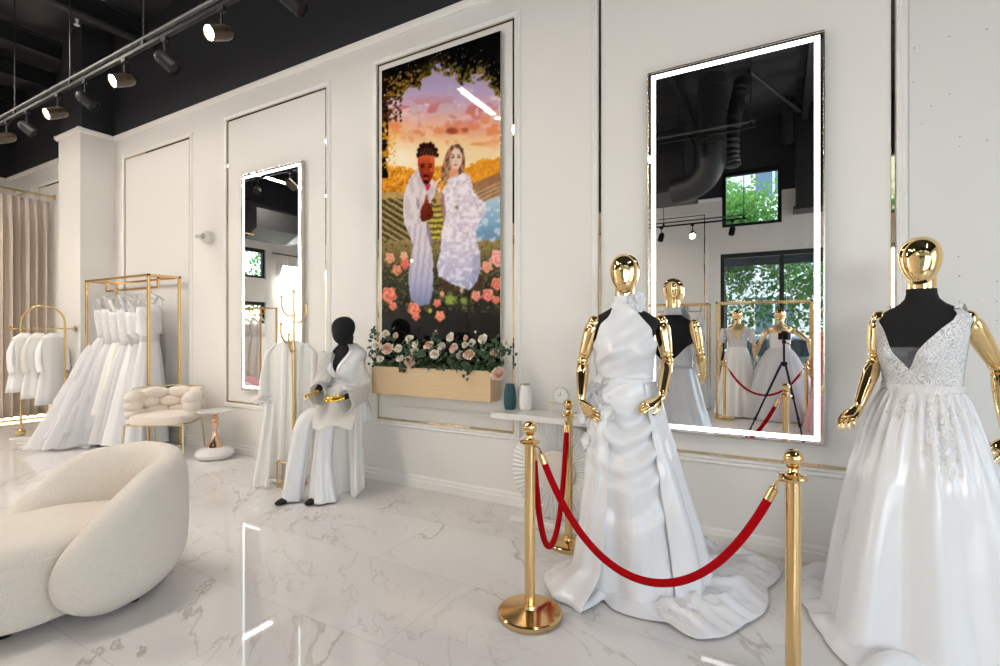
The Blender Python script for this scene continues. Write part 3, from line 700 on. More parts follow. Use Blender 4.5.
    put(inpoly(u, v, [(416, 196), (419, 200), (420, 208), (417, 209)]), C(140, 120, 130), .7)
    put(inpoly(u, v, [(424, 183), (431, 184), (429, 190), (427, 191)]), C(190, 40, 60), .9)
    hd = inpoly(u, v, [(418, 157), (422, 154), (430, 154), (435, 157), (435, 166), (433, 176), (429, 184), (424, 184), (420, 176), (418, 166)])
    put(hd, stops(v, [(154, (225, 105, 60)), (160, (200, 80, 45)), (168, (160, 55, 32)), (178, (140, 45, 28)), (184, (110, 32, 20))]))
    put(hd & (u > 430) & (v < 172), C(235, 120, 70), .5)
    put(inpoly(u, v, [(417, 158), (418, 150), (421, 147), (424, 144), (428, 143), (433, 145), (437, 150), (437, 158), (434, 156), (428, 155), (421, 156)]), C(48, 20, 16))
    [put(np.hypot((u - a_) / 1.9, (v - b_) / 2.4) < 1, C(40 + 8 * (i_ % 3), 17, 14)) for i_, (a_, b_) in enumerate(((421, 146), (424, 144.5), (427.5, 145.5), (430.5, 144), (433, 146), (436, 150), (419, 150), (418, 155), (437, 155)))]; put((np.sin(u * 2.1 + v * .6) > .55) & inpoly(u, v, [(419, 152), (424, 148), (431, 148), (436, 153), (434, 156), (421, 156)]), C(150, 105, 85), .55)
    for ex in (422.5, 430.5): put(np.hypot((u - ex) / 2.2, (v - 166.6)) < 1, C(45, 14, 10)); put(np.hypot((u - ex) / 2.8, (v - 164.2) / .7) < 1, C(40, 12, 8), .8)
    put(np.hypot((u - 426) / 2.2, (v - 171.5) / 1.3) < 1, C(190, 70, 42), .7); put(np.hypot((u - 426) / 3.4, (v - 176)) < 1, C(40, 10, 10)); put(np.hypot((u - 426) / 2.4, (v - 178.3) / .9) < 1, C(170, 65, 55)); put(np.hypot((u - 426) / 3.2, (v - 182) / 1.8) < 1, C(50, 16, 12), .9)
    hand = [(425, 198), (426, 194), (427.5, 194), (428.5, 202), (431, 205), (433, 212), (433, 217), (429, 220), (422, 222), (420, 217), (421, 208), (424, 203)]
    put(inpoly(u, v, hand), stops(v, [(193, (215, 115, 70)), (203, (130, 50, 32)), (222, (88, 30, 22))])); put(inpoly(u, v, hand) & (np.sin(v * 1.7) > .6) & (u > 427), C(60, 18, 14), .7)
    hw_ = np.clip(.5 + .35 * np.sin((u - 455) * .75 + 2.2 * np.sin(v * .28) + n2 * 4) + .4 * (n3 - .5), 0, 1)
    # the woman: white floral dress, long waved hair
    put(inpoly(u + 1.5 * (n2 - .5), v, [(452, 145), (459, 144), (463, 149), (465, 158), (464, 170), (465, 178), (460, 180), (450, 178), (447, 183), (442, 181), (441, 170), (444, 160), (447, 151)]), np.stack([70 + 130 * hw_, 44 + 100 * hw_, 34 + 74 * hw_], -1))
    put(ss(4, 1, np.abs(u - 447 - 2 * np.sin(v * .35))) * (v > 158) * (v < 182) * (n3 > .4), C(215, 170, 130), .5)
    face = [(451, 152), (454, 148), (459, 149), (462, 154), (461.5, 163), (458, 170), (454.5, 171), (450.5, 166), (449.5, 158)]
    put(inpoly(u, v, face), C(238, 205, 185)); put(inpoly(u, v, face) & (u < 452.5), C(205, 160, 140), .6)
    for ex in (453, 458.8): put(np.hypot((u - ex) / 1.5, (v - 157.2) / .9) < 1, C(50, 32, 30)); put(np.hypot((u - ex) / 1.9, (v - 154.8) / .45) < 1, C(110, 80, 65))
    put(np.hypot((u - 455.5) / 2.0, (v - 165) / .9) < 1, C(185, 95, 88)); put(np.hypot(u - 456, v - 161.6) < .9, C(205, 155, 135))
    put(inpoly(u, v, [(450, 168), (458, 169), (458, 180), (449, 181)]), C(230, 160, 125))
    dress = [(449, 178), (456, 176), (465, 172), (470, 176), (473, 190), (479, 198), (486, 204), (485, 214), (477, 226), (476, 240), (480, 252), (481, 268), (477, 282), (470, 290), (462, 288), (452, 284), (444, 279), (438, 276), (437, 264), (441, 250), (441, 235), (444, 222), (442, 206), (441, 195), (444, 188)]
    m = inpoly(u + 2.2 * (n3 - .5), v + 2.2 * (n4 - .5), dress)
    fl_ = fbm(u / 3.2, v / 3.2, 41, 3)
    put(m, stops(v, [(172, (236, 222, 230)), (230, (226, 216, 228)), (262, (205, 200, 222)), (290, (150, 155, 195))])); put(m & (fl_ > .58), C(246, 240, 244), .6); put(m & (fl_ < .34), C(185, 170, 188), .6); put(m & (np.abs(fl_ - .45) < .018), C(165, 148, 168), .6); put(m & (n4 > .90) & (u > 448), C(110, 92, 96), .6)
    put(m & (u > 472) & (v > 255), C(120, 130, 170), .45); put(inpoly(u, v, [(441, 192), (444, 194), (446, 215), (444, 222), (441, 208)]), C(150, 105, 100), .8)
    put(np.hypot(u - 457, v - 207.5) < 1.8, C(140, 130, 70)); put(np.hypot((u - 461.5) / 1.6, (v - 290) / 3) < 1, C(190, 165, 150))
    put(inpoly(u, v, [(432, 182), (441, 178), (440, 192), (435, 192)]) & (n3 > .42), C(235, 205, 205), .9)
    for _ in range(1):
        p_ = np.pad(img, ((1, 1), (1, 1), (0, 0)), 'edge'); img = (p_[:-2, 1:-1] + p_[2:, 1:-1] + p_[1:-1, :-2] + p_[1:-1, 2:] + 2 * img) / 6
    return np.clip(img, 0, 255)
PX0, PX1, PZ0, PZ1 = -3.275, -1.991, 1.06, 3.872
def poster():
    t = thing('wedding_poster', 'tall glossy poster of a couple in white under a sunset, above the flower box', 'poster', ((PX0 + PX1) / 2, D, PZ0))
    MB().box(PX0, D - .034, PZ0, PX1, D - .004, PZ1, .002).build('panel', MATS['silver_gilt'], t, smooth=False, world=True)
    nx, nz_ = 170, 400
    X, Z = np.meshgrid(np.linspace(PX0 + .004, PX1 - .004, nx), np.linspace(PZ0 + .004, PZ1 - .004, nz_))
    Yp = D - .036
    d = -ST * X + CT * Yp; u = 500 + F * (CT * X + ST * Yp) / d; v = 333 - F * (Z - EYE) / d     # sheet units of the artwork
    rgb = poster_art(u, v) / 255.0
    lin = np.where(rgb <= .04045, rgb / 12.92, ((rgb + .055) / 1.055) ** 2.4)
    cx, cz = (PX0 + PX1) / 2, PZ0
    vs = np.stack([X - cx, np.full_like(X, Yp - D), Z - cz], -1).reshape(-1, 3)
    idx = np.arange(nx * nz_).reshape(nz_, nx)
    fs = np.stack([idx[:-1, :-1], idx[:-1, 1:], idx[1:, 1:], idx[1:, :-1]], -1).reshape(-1, 4)
    me = bpy.data.meshes.new('printed_picture'); me.from_pydata(vs.tolist(), [], fs.tolist())
    at = me.color_attributes.new('print', 'FLOAT_COLOR', 'POINT')
    at.data.foreach_set('color', np.concatenate([lin.reshape(-1, 3), np.ones((nx * nz_, 1))], 1).astype(np.float32).ravel())
    m = mat('glossy_print', (1, 1, 1), .5, coat=.55, spec=0.0); nt = m.node_tree
    a = node(nt, 'ShaderNodeVertexColor', layer_name='print'); nt.links.new(a.outputs[0], nt.nodes['Principled BSDF'].inputs['Base Color'])
    me.materials.append(m)
    o = bpy.data.objects.new('printed_picture', me); COL.objects.link(o); o.parent = t
poster()

# ------------------------------------------------------------------ flower box with roses
FB = dict(x0=-3.243, x1=-1.992, y0=3.40, z0=.852, z1=1.10)
def flower_box():
    b = FB; t = thing('flower_box', 'pale wooden flower box fixed to the wall under the poster', 'flower box', ((b['x0'] + b['x1']) / 2, D, b['z0']))
    k = .018
    MB().box(b['x0'], b['y0'], b['z0'], b['x1'], b['y0'] + k, b['z1'], .002).build('front_board', wood, t, smooth=False, world=True)
    for x in (b['x0'], b['x1'] - k): MB().box(x, b['y0'] + k, b['z0'], x + k, D - .04, b['z1'], .002).build('end_board', wood, t, smooth=False, world=True)
    MB().box(b['x0'] + k, b['y0'] + k, b['z0'], b['x1'] - k, D - .04, b['z0'] + k).build('bottom_board', wood, t, smooth=False, world=True)
    MB().box(b['x0'] + k, b['y0'] + k, b['z0'] + k, b['x1'] - k, D - .04, b['z1'] - .04).build('soil', mat('dark_soil', (.02, .018, .012), .9, bump=.5), t, smooth=False, world=True)
flower_box()
random.seed(11)
def rose_mesh(name, m, openness):
    mb = MB()
    rj = random.Random(17)
    def petal(rb, rm, rt, h0, h1, a, wid, fl):
        jr, jz = rj.uniform(.88, 1.08), rj.uniform(-.07, .09)
        def fn(s, q):
            ang = a + (s - .5) * wid * (1 - .25 * q)
            e = (abs(s - .5) * 2) ** 2.2
            rr = (lerp(rb, rm, math.sin(min(q / .62, 1) * PI / 2)) if q < .62 else lerp(rm, rt, (q - .62) / .38)) * (1 + .05 * e * (1 if fl > 0 else -1)) * jr
            zz = lerp(h0, h1, q ** .9) - e * .30 * q - fl * max(0, q - .72) * 1.5 + jz * q
            return Vector((rr * math.cos(ang), rr * math.sin(ang), zz))
        mb.grid(fn, 7, 8)
    L = ((3, .05, .16, .06, .60, 0, 2.1), (3, .08, .30, .20, .60, 0, 1.9), (4, .10, .46, .40, .54, .05, 1.75), (5, .12, .66, .68, .42, .25, 1.6), (5, .14, .84, .98, .24, .45, 1.55))
    for lay, (n, rb, rm, rt, h1, fl, wd) in enumerate(L):
        if lay == 4 and openness < .5: continue
        if lay == 3 and openness < .5: rm, rt, h1, fl = .52, .44, .60, 0
        for i in range(n): petal(rb, rm, rt, -.38 + .02 * lay, h1 + (0 if openness > .5 else .12), 2 * PI * i / n + lay * .8, 2 * PI / n * wd / 1.5, fl)
    mb.sphere((0, 0, .1), (.10, .10, .44), 8, 6)
    return mb.build(name, m, None, angle=0)
ROSES = [(160, 150, 28, 'w'), (222, 160, 19, 'b'), (307, 175, 27, 'w'), (170, 240, 38, 'b'), (240, 240, 27, 'w'), (297, 207, 16, 'b'), (342, 215, 23, 'w'), (345, 262, 33, 'w'), (250, 302, 25, 'w'), (310, 325, 35, 'b'), (430, 220, 33, 'b'), (508, 225, 30, 'w'), (465, 275, 32, 'w'), (562, 170, 30, 'w'), (583, 240, 35, 'b'), (625, 285, 28, 'w'), (682, 278, 40, 'b'), (698, 205, 28, 'w'), (660, 175, 19, 'b'), (655, 217, 20, 'w'), (765, 180, 32, 'w'), (765, 262, 19, 'w'), (845, 265, 28, 'b'), (912, 205, 25, 'w'), (912, 292, 16, 'b'), (955, 278, 12, 'w'), (865, 400, 46, 'b'), (125, 305, 23, 'w'), (475, 135, 14, 'b'), (722, 140, 14, 'w'), (95, 215, 20, 'w'), (740, 320, 15, 'w'), (415, 383, 11, 'w'), (-30, 228, 21, 'b'), (-8, 262, 25, 'b'), (-88, 240, 13, 'b')]
protos = {}
for c, m in (('w', rosew), ('b', roseb)):
    for k, op in enumerate((1.0, .3)):
        t = thing('rose', None, None)
        WM[t.name] = Matrix.Identity(4)
        b = rose_mesh('bloom', m, op); b.parent = t
        mb = MB()
        for i in range(5):
            a = 2 * PI * i / 5
            mb.grid(lambda s, q: Vector(((.12 + .42 * q) * math.cos(a + (s - .5) * .9 * (1 - q)), (.12 + .42 * q) * math.sin(a + (s - .5) * .9 * (1 - q)), -.36 - .12 * q)), 3, 4)
        mb.build('sepals', stemm, t, angle=0)
        MB().tube([(0, 0, -.3), (.05, 0, -.9), (0, .05, -2.4)], [.07, .055, .05], 6).build('stem', stemm, t)
        protos[c, k] = t
ORD = ['leftmost', 'second', 'third', 'fourth', 'fifth', 'sixth', 'seventh', 'eighth', 'ninth', 'tenth', 'eleventh', 'twelfth', 'thirteenth', 'fourteenth', 'fifteenth', 'sixteenth', 'seventeenth', 'eighteenth', 'nineteenth', 'twentieth', 'twenty-first', 'twenty-second', 'twenty-third']
cnt = {'w': 0, 'b': 0}; used = set()
for (x, y, r, c) in sorted(ROSES):
    u, v = 360 + x / 6.25, 310 + y / 6.25
    Yr = {28: 3.44, 35: 3.385, 46: 3.36, 11: 3.375}.get(r, 3.42 + .05 * math.sin(x * 1.7))
    if x < 0: Yr = 3.34
    if r >= 38: Yr = 3.375
    p = pY(u, v, Yr); d = -ST * p.x + CT * p.y; R = r / 6.25 * d / F * 1.08
    small = r < 17
    key = (c, 1 if small else 0); src = protos[key]
    tilt = Vector((p.x * -.14 + random.uniform(-.5, .5), -1.0, random.uniform(.15, .9)))
    if y > 310: tilt.z = -.25
    if small: tilt = Vector((random.uniform(-.4, .4), -.4, 1))
    q = Vector((0, 0, 1)).rotation_difference(tilt.normalized())
    from mathutils import Quaternion
    q = q @ Quaternion((0, 0, 1), random.uniform(0, 6.28))
    if key in used: t = copy_tree(src)
    else: t = src; used.add(key)
    t.location = p; t.rotation_euler = q.to_euler(); t.scale = (R, R, R)
    n = ORD[cnt[c]] + (' from the left' if cnt[c] else ''); cnt[c] += 1
    nm = ('white' if c == 'w' else 'blush pink') + (' rosebud' if small else ' rose')
    extra = ' hanging over the box end' if r == 46 else (' beside the black head' if x < 0 else ' in the flower box')
    tag(t, '%s%s, %s of the %s blooms' % (nm, extra, n, 'white' if c == 'w' else 'blush'), 'rose', 'roses in the wooden flower box')
# leaves: nobody could count them
mb = MB(); random.seed(5)
def leaf_at(mb, p, n, s):
    n = Vector(n).normalized(); a = n.orthogonal().normalized(); a = Matrix.Rotation(random.uniform(0, 6.28), 3, n) @ a; b = n.cross(a)
    pr = [(-.5, 0), (-.25, .26), (.1, .30), (.5, 0), (.1, -.30), (-.25, -.26)]
    vs = [mb.bm.verts.new(p + a * (x * s) + b * (y * s) + n * (abs(y) * .35 * s)) for x, y in pr]
    mb.bm.faces.new((vs[0], vs[1], vs[2], vs[3])); mb.bm.faces.new((vs[0], vs[3], vs[4], vs[5]))
for i in range(900):
    x = random.uniform(FB['x0'] - .02, FB['x1'] + .02); yy = random.uniform(3.39, 3.56); z = 1.10 + random.uniform(-.02, 1) ** 2 * .16 * (1 if random.random() < .8 else 1.5)
    leaf_at(mb, Vector((x, yy, z)), (random.uniform(-1, 1), random.uniform(-1.5, .2), random.uniform(.1, 1.2)), random.uniform(.028, .055))
def sprig(u, v, n, r, Y=3.4, s=(.03, .055)):
    c = pY(u, v, Y)
    for i in range(n):
        leaf_at(mb, c + Vector((random.gauss(0, r), random.gauss(0, r * .6), random.gauss(0, r))), (random.uniform(-1, 1), -1, random.uniform(-.3, 1)), random.uniform(*s))
for (x, y, n, r) in ((105, 140, 9, .03), (75, 185, 6, .025), (80, 270, 14, .035), (55, 265, 8, .03), (265, 380, 8, .022), (262, 350, 6, .02), (678, 395, 9, .025), (680, 360, 6, .02), (795, 265, 14, .04), (835, 225, 14, .04), (880, 250, 10, .03), (900, 285, 6, .03), (935, 265, 8, .03), (820, 310, 8, .03), (470, 165, 8, .02), (480, 185, 8, .03), (190, 190, 10, .035), (380, 300, 12, .05), (550, 330, 14, .06), (300, 260, 14, .05), (720, 250, 8, .035), (30, 290, 6, .03), (0, 285, 5, .025), (-50, 250, 5, .02)):
    sprig(360 + x / 6.25, 310 + y / 6.25, n, r, 3.38 if x > 60 else 3.36)
st = mb.build('rose_foliage', leaf, None, smooth=False); tag(st, 'dark green rose leaves filling and spilling from the wooden flower box', 'foliage', kind='stuff')

# ------------------------------------------------------------------ white console with fluted round base
cn = thing('console_table', 'white console table with sunburst fluted round base against the wall', 'console table', (-1.42, 3.42, 0))
MB().box(-.49, -.155, .755, .49, .165, .80, .004).build('tabletop', whitel, cn, smooth=False)
MB().box(-.345, -.13, 0, .30, .13, .035, .004).build('base_slab', whitel, cn, smooth=False)
mb = MB(); nfl = 64; rings = []
for rr, amp in ((.145, .0), (.15, .012), (.24, .016), (.355, .02), (.36, .014), (.36, .0)):
    rings.append([Vector((rr * math.cos(2 * PI * k / (nfl * 4)), -.035 - amp * (.5 + .5 * math.cos(2 * PI * k / 4)) - (.0 if amp else -.03 if rr > .3 else 0), .395 + rr * math.sin(2 * PI * k / (nfl * 4)))) for k in range(nfl * 4)])
mb.loft(rings); mb.build('fluted_disc', whitec, cn, angle=0)
MB().lathe([(.001, 0), (.355, 0), (.358, -.03), (.001, -.03)], (0, -.006, .395), 64, Matrix.Rotation(PI / 2, 3, 'X')).build('back_disc', whitec, cn)
MB().lathe([(.001, .03), (.12, .03), (.14, .028), (.147, .016), (.147, 0)], (0, -.03, .395), 48, Matrix.Rotation(PI / 2, 3, 'X')).build('centre_disc', mat('cream_lacquer', (.74, .69, .61), .3), cn)
# things on the console
def vase(label, p, h, r, m, rim=None, flutes=0, name='vase'):
    t = thing(name, label, 'vase', p)
    prof = [(.001, 0), (.78, 0), (.86, .02), (.98, .2), (1.0, .38), (.93, .7), (.76, .93), (.70, .985), (.72, 1.0), (.62, 1.0), (.60, .9), (.6, .3), (.001, .28)]
    seg = 48; rings = []
    for a, b in prof:
        rings.append([Vector((r * a * (1 + (.02 * math.cos(flutes * 2 * PI * k / seg) if flutes and .05 < b < .95 else 0)) * math.cos(2 * PI * k / seg), r * a * (1 + (.02 * math.cos(flutes * 2 * PI * k / seg) if flutes and .05 < b < .95 else 0)) * math.sin(2 * PI * k / seg), h * b)) for k in range(seg)])
    MB().loft(rings, cap0=True, cap1=True).build('body', m, t, angle=0 if flutes else 40)
    if rim: MB().tube([(r * .71 * math.cos(a), r * .71 * math.sin(a), h) for a in np.linspace(0, 2 * PI, 33)[:-1]], .004, 8, closed=True).build('rim', rim, t); MB().tube([(r * .80 * math.cos(a), r * .80 * math.sin(a), .004) for a in np.linspace(0, 2 * PI, 33)[:-1]], .004, 8, closed=True).build('foot_ring', rim, t)
pv = pY(510, 408, 3.48); vase('dark teal ribbed vase on the left end of the white console', (pv.x, 3.48, .80), .20, .048, teal, None, 16)
pv = pY(525.5, 408, 3.49); vase('white fluted vase with gold rim on the white console', (pv.x, 3.49, .80), .20, .05, whitec, gold, 16)
pv = pY(560, 408, 3.46)
ck = thing('desk_clock', 'small round white clock on a thin gold stand, on the console', 'clock', (pv.x, 3.46, .80))
MB().lathe([(.001, 0), (.060, 0), (.064, .006), (.064, .022), (.060, .028), (.001, .028)], (.01, .014, .135), 36, Matrix.Rotation(PI / 2, 3, 'X')).build('case', mat('silver', (.75, .75, .76), .2, 1), ck)
MB().lathe([(.001, 0), (.057, 0), (.057, .002), (.001, .002)], (.01, -.0145, .135), 36, Matrix.Rotation(PI / 2, 3, 'X')).build('dial', whitec, ck)
for (dx, dz) in ((.0, .036), (-.024, .008)):
    MB().rod((.01, -.018, .135), (.01 + dx, -.018, .135 + dz), .0016, seg=6).build('hand', black, ck)
for k in range(12):
    a = PI / 6 * k; MB().rod((.01 + .047 * math.sin(a), -.0175, .135 + .047 * math.cos(a)), (.01 + .053 * math.sin(a), -.0175, .135 + .053 * math.cos(a)), .0013, seg=5).build('hour_mark', black, ck)
for s in (-1, 1):
    MB().tube([(-.085, s * .03, 0), (-.085, s * .03, .082), (.065, s * .03, .072), (.065, s * .03, 0)], .0035, 8).build('leg', champ, ck)
for x, z in ((-.085, .082), (.065, .072)): MB().rod((x, -.03, z), (x, .03, z), .0035, seg=8).build('cross_bar', champ, ck)

# ------------------------------------------------------------------ gold stanchions and red velvet ropes
def stanchion_parts(t, rb=.158, h=.965, sub=False):
    k = h / .965
    MB().lathe([(.001, 0), (rb - .004, 0), (rb, .006), (rb, .026), (rb - .006, .033), (.09, .040), (.035, .046), (.030, .06), (.001, .06)], (0, 0, 0), 56).build('base', gold, t)
    MB().lathe([(.001, .05), (.026, .05), (.026, .85 * k), (.001, .85 * k)], (0, 0, 0), 32).build('pole', gold, t)
    MB().lathe([(.001, .845 * k), (.030, .845 * k), (.034, .852 * k), (.050, .856 * k), (.052, .861 * k), (.050, .866 * k), (.028, .872 * k), (.018, .884 * k), (.017, .894 * k), (.024, .900 * k), (.001, .902 * k)], (0, 0, 0), 32).build('collar', gold, t)
    MB().sphere((0, 0, .932 * k), (.0345, .0345, .0345), 28, 18).build('ball_finial', gold, t)
def stanchion(label, x, y, rb=.158):
    t = thing('rope_stanchion', label, 'stanchion', (x, y, 0), 0, 'gold rope stanchions')
    stanchion_parts(t, rb); return t
SA, SB, SCc = (-1.079, 2.23), (.0425, 2.167), (-1.21, 3.085)
stanchion('gold ball-topped stanchion with round base, nearest the armchair, holding both red ropes', *SA)
stanchion('gold ball-topped stanchion nearest the photographer, right end of the long rope', *SB)
stanchion('gold ball-topped stanchion farther back beside the white console', *SCc, rb=.13)
SD, SE = (-.79, -1.79), (.35, -1.79)
stanchion('gold stanchion seen only in the mirror, left of the black tripod', *SD)
stanchion('gold stanchion seen only in the mirror, beside the pink tulle gown', *SE)
def rope(label, a, b, low, r=.0165, zt=.845):
    A = Vector((a[0], a[1], zt)); B = Vector((b[0], b[1], zt)); d = (B - A); d.z = 0; L = d.length; d.normalize()
    t = thing('velvet_rope', label, 'rope', tuple((A + B) / 2 - Vector((0, 0, zt - low))), 0, 'red velvet ropes')
    a0 = A + d * .055; b0 = B - d * .055
    n = 40; pts = []
    # catenary between the two hooks
    k = 1.0; S = (b0 - a0).length; sag = zt - .02 - low
    lo, hi = .02, 20.0
    for _ in range(60):
        c = (lo + hi) / 2
        s = c * (math.cosh(min(S / (2 * c), 300)) - 1)
        if s > sag: lo = c
        else: hi = c
    for i in range(n + 1):
        x = (i / n - .5) * S; z = low + c * (math.cosh(x / c) - 1)
        p = a0.lerp(b0, i / n); p.z = z; pts.append(p)
    # arc-length trim for the metal end caps
    def walk(P, dist):
        acc = 0
        for i in range(len(P) - 1):
            s = (P[i + 1] - P[i]).length
            if acc + s >= dist: return i, P[i].lerp(P[i + 1], (dist - acc) / s)
            acc += s
    i0, p0 = walk(pts, .06); i1, p1 = walk(pts[::-1], .06)
    body = [p0] + pts[i0 + 1:len(pts) - 1 - i1] + [p1]
    MB().tube(spline(body, 3), r, 16).build('rope_cover', velvet, t, world=True)
    for e, q, base in ((pts[0], p0, A), (pts[-1], p1, B)):
        MB().tube([e, e.lerp(q, .25), e.lerp(q, .3), q.lerp(e, -.12)], [.008, .010, r * 1.02, r * 1.12], 16).build('end_cap', gold, t, world=True)
        hk = spline([base + (e - base).normalized() * .028 + Vector((0, 0, .004)), base.lerp(e, .75) + Vector((0, 0, .012)), e + Vector((0, 0, .006)), e - Vector((0, 0, .004))], 5)
        MB().tube(hk, .0045, 8).build('hook', gold, t, world=True)
rope('long red velvet rope swagged in front of the halter-neck gown', SA, SB, .325)
rope('red velvet rope hanging in a deep loop before the white console', SA, SCc, .185)
rope('red velvet rope between the stanchions before the window mannequins, seen in the mirror', SD, SE, .42)
# ------------------------------------------------------------------ cream boucle tub chair
def armchair():
    C = (-3.268, 1.201, 0); t = thing('tub_armchair', 'large round cream boucle tub armchair in the left foreground', 'armchair', C)
    beta = math.radians(87); PE = math.radians(118); Rc, tk = .425, .205
    rings = []; N = 56
    for i in range(N + 1):
        s = lerp(-1, 1, i / N); s = math.copysign(1 - (1 - abs(s)) ** 1.35, s) if abs(s) < 1 else s
        ph = s * PE; a = beta + ph; ap = abs(math.degrees(ph))
        zt = .738 - .035 * smooth(20, 60, ap) - .20 * smooth(55, 112, ap); zb = .035
        zm, hh = (zt + zb) / 2, (zt - zb) / 2
        tt = max(0, (ap - 78) / 40); e = math.sqrt(max(0, 1 - min(1, tt) ** 2.3)); zm -= .02 * tt
        hh *= max(e, .03); th = tk / 2 * max(math.sqrt(max(0, 1 - min(1, tt) ** 5)), .10)
        lean = .035 * (1 - tt)
        ring = []
        for k in range(28):
            q = 2 * PI * k / 28; cx, cz = math.cos(q), math.sin(q)
            x = math.copysign(abs(cx) ** (2 / 2.9), cx) * th; z = math.copysign(abs(cz) ** (2 / 2.7), cz) * hh
            zz = zm + z
            rr = Rc + x + lean * (zz - .3) * (.4 if x > 0 else 1.1) - (.05 * smooth(.2, .0, zz) if x > 0 else 0)
            ring.append(Vector((rr * math.cos(a), rr * math.sin(a), zz)))
        rings.append(ring)
    MB().loft(rings, cap0=True, cap1=True).build('wraparound_back', boucle, t, sub=1)
    fa = beta + PI
    def seat(r, z):
        out = []
        for k in range(48):
            a = 2 * PI * k / 48; f = math.cos(a - fa)
            R = lerp(.345, .515, smooth(.25, .95, f)) * r
            out.append(Vector((R * math.cos(a), R * math.sin(a), z + (.012 * f if z > .3 else 0))))
        return out
    MB().loft([seat(.80, .045), seat(.93, .055), seat(.985, .10), seat(1.0, .22), seat(1.0, .345), seat(.985, .385), seat(.94, .418), seat(.80, .437), seat(.4, .446), seat(.02, .447)], cap0=True, cap1=True).build('seat', boucle, t, sub=1)
    MB().tube(seat(1.003, .352), .006, 8, closed=True).build('seat_piping', boucle, t)
    for k in range(4):
        a = fa + math.radians(28) + PI / 2 * k
        MB().lathe([(.001, 0), (.028, 0), (.032, .02), (.034, .05), (.001, .05)], (.34 * math.cos(a), .34 * math.sin(a), 0), 16).build('foot', black, t)
armchair()

# ------------------------------------------------------------------ cream bubble-back chair with brass legs
def bubble_chair():
    a = .574; t = thing('accent_chair', 'cream velvet chair with puffy bubble back and brass legs by the gown rack', 'chair', (-6.14, 3.15, 0), a)
    R = .285; Q = R * PI / 2; LEN = Q + .20
    def path(q, off):        # around the back, then straight forward along the arms
        if abs(q) <= Q: A = q / R; return (R + off) * math.sin(A) * 1.11, (R + off) * math.cos(A) - .02
        return math.copysign((R + off) * 1.11, q), -(abs(q) - Q) - .02
    def bubble(mb, s0, z, w, h, th):
        n, m = 20, 12; rings = []
        f = lambda v, e: math.copysign(abs(v) ** e, v)
        for j in range(m + 1):
            p = -PI / 2 + PI * j / m; cp, sp_ = math.cos(p), math.sin(p); ring = []
            for k in range(n):
                q = 2 * PI * k / n; cq, sq = math.cos(q), math.sin(q)
                lx = w * f(max(cp, .02), .70) * f(cq, .70); ly = th * f(max(cp, .02), .75) * f(sq, .85); lz = h * f(sp_, .75)
                lz *= 1 - .22 * (abs(lx) / w) ** 2
                x, y = path(s0 + lx, ly); ring.append(Vector((x, y, z + lz)))
            rings.append(ring)
        mb.loft(rings, cap0=True, cap1=True); return mb
    for (z, h, n) in ((.490, .064, 5), (.595, .066, 6), (.700, .070, 5)):
        for i in range(n):
            s = (i + .5) / n * 2 - 1
            zz = z - (.045 if z > .65 else .02 if z > .55 else 0) * smooth(.5, 1.0, abs(s))
            bubble(MB(), s * (LEN - .02), zz, LEN / n * 1.06, h, .064).build('back_cushion', cream, t)
    MB().loft([sell((0, -.06 + dy, z), rx, ry, 36, 3.2) for z, rx, ry, dy in ((.395, .285, .255, 0), (.40, .30, .27, 0), (.44, .305, .275, 0), (.478, .295, .265, 0), (.495, .25, .22, 0), (.50, .05, .05, 0))], cap0=True, cap1=True).build('seat', cream, t)
    arc = [Vector((*path(q, .055), .768 - .10 * smooth(.6, 1.0, abs(q) / LEN))) for q in np.linspace(-Q * 1.02, Q * 1.02, 40)]
    MB().tube(arc, .009, 10).build('back_rail', champ, t)
    fr = [(-.31, -.26), (.31, -.26), (.27, .20), (-.27, .20)]
    MB().tube([Vector((x, y, .385)) for x, y in fr], .011, 8, closed=True).build('seat_frame', champ, t)
    for (x, y) in fr: MB().rod((x, y, .39), (x * 1.06, y * 1.10 + (.03 if y > 0 else 0), 0), .013, .010, 10).build('leg', champ, t)
bubble_chair()
st = thing('side_table', 'round white side table with rose gold hourglass stem and pebble base', 'side table', (-5.53, 3.33, 0))
MB().lathe([(.001, .512), (.10, .512), (.185, .522), (.192, .530), (.190, .536), (.001, .537)], (0, 0, 0), 48).build('tabletop', whitel, st)
MB().lathe([(.09, .11), (.085, .125), (.06, .165), (.04, .21), (.026, .26), (.020, .31), (.022, .345), (.032, .375), (.036, .40), (.022, .412), (.034, .425), (.04, .44), (.03, .46), (.024, .475), (.05, .50), (.055, .514), (.001, .514)], (0, 0, 0), 36).build('stem', rosegold, st)
MB().lathe([(.001, 0), (.15, 0), (.188, .02), (.203, .055), (.188, .095), (.14, .122), (.08, .128), (.001, .128)], (0, 0, 0), 48).build('base', whitel, st)

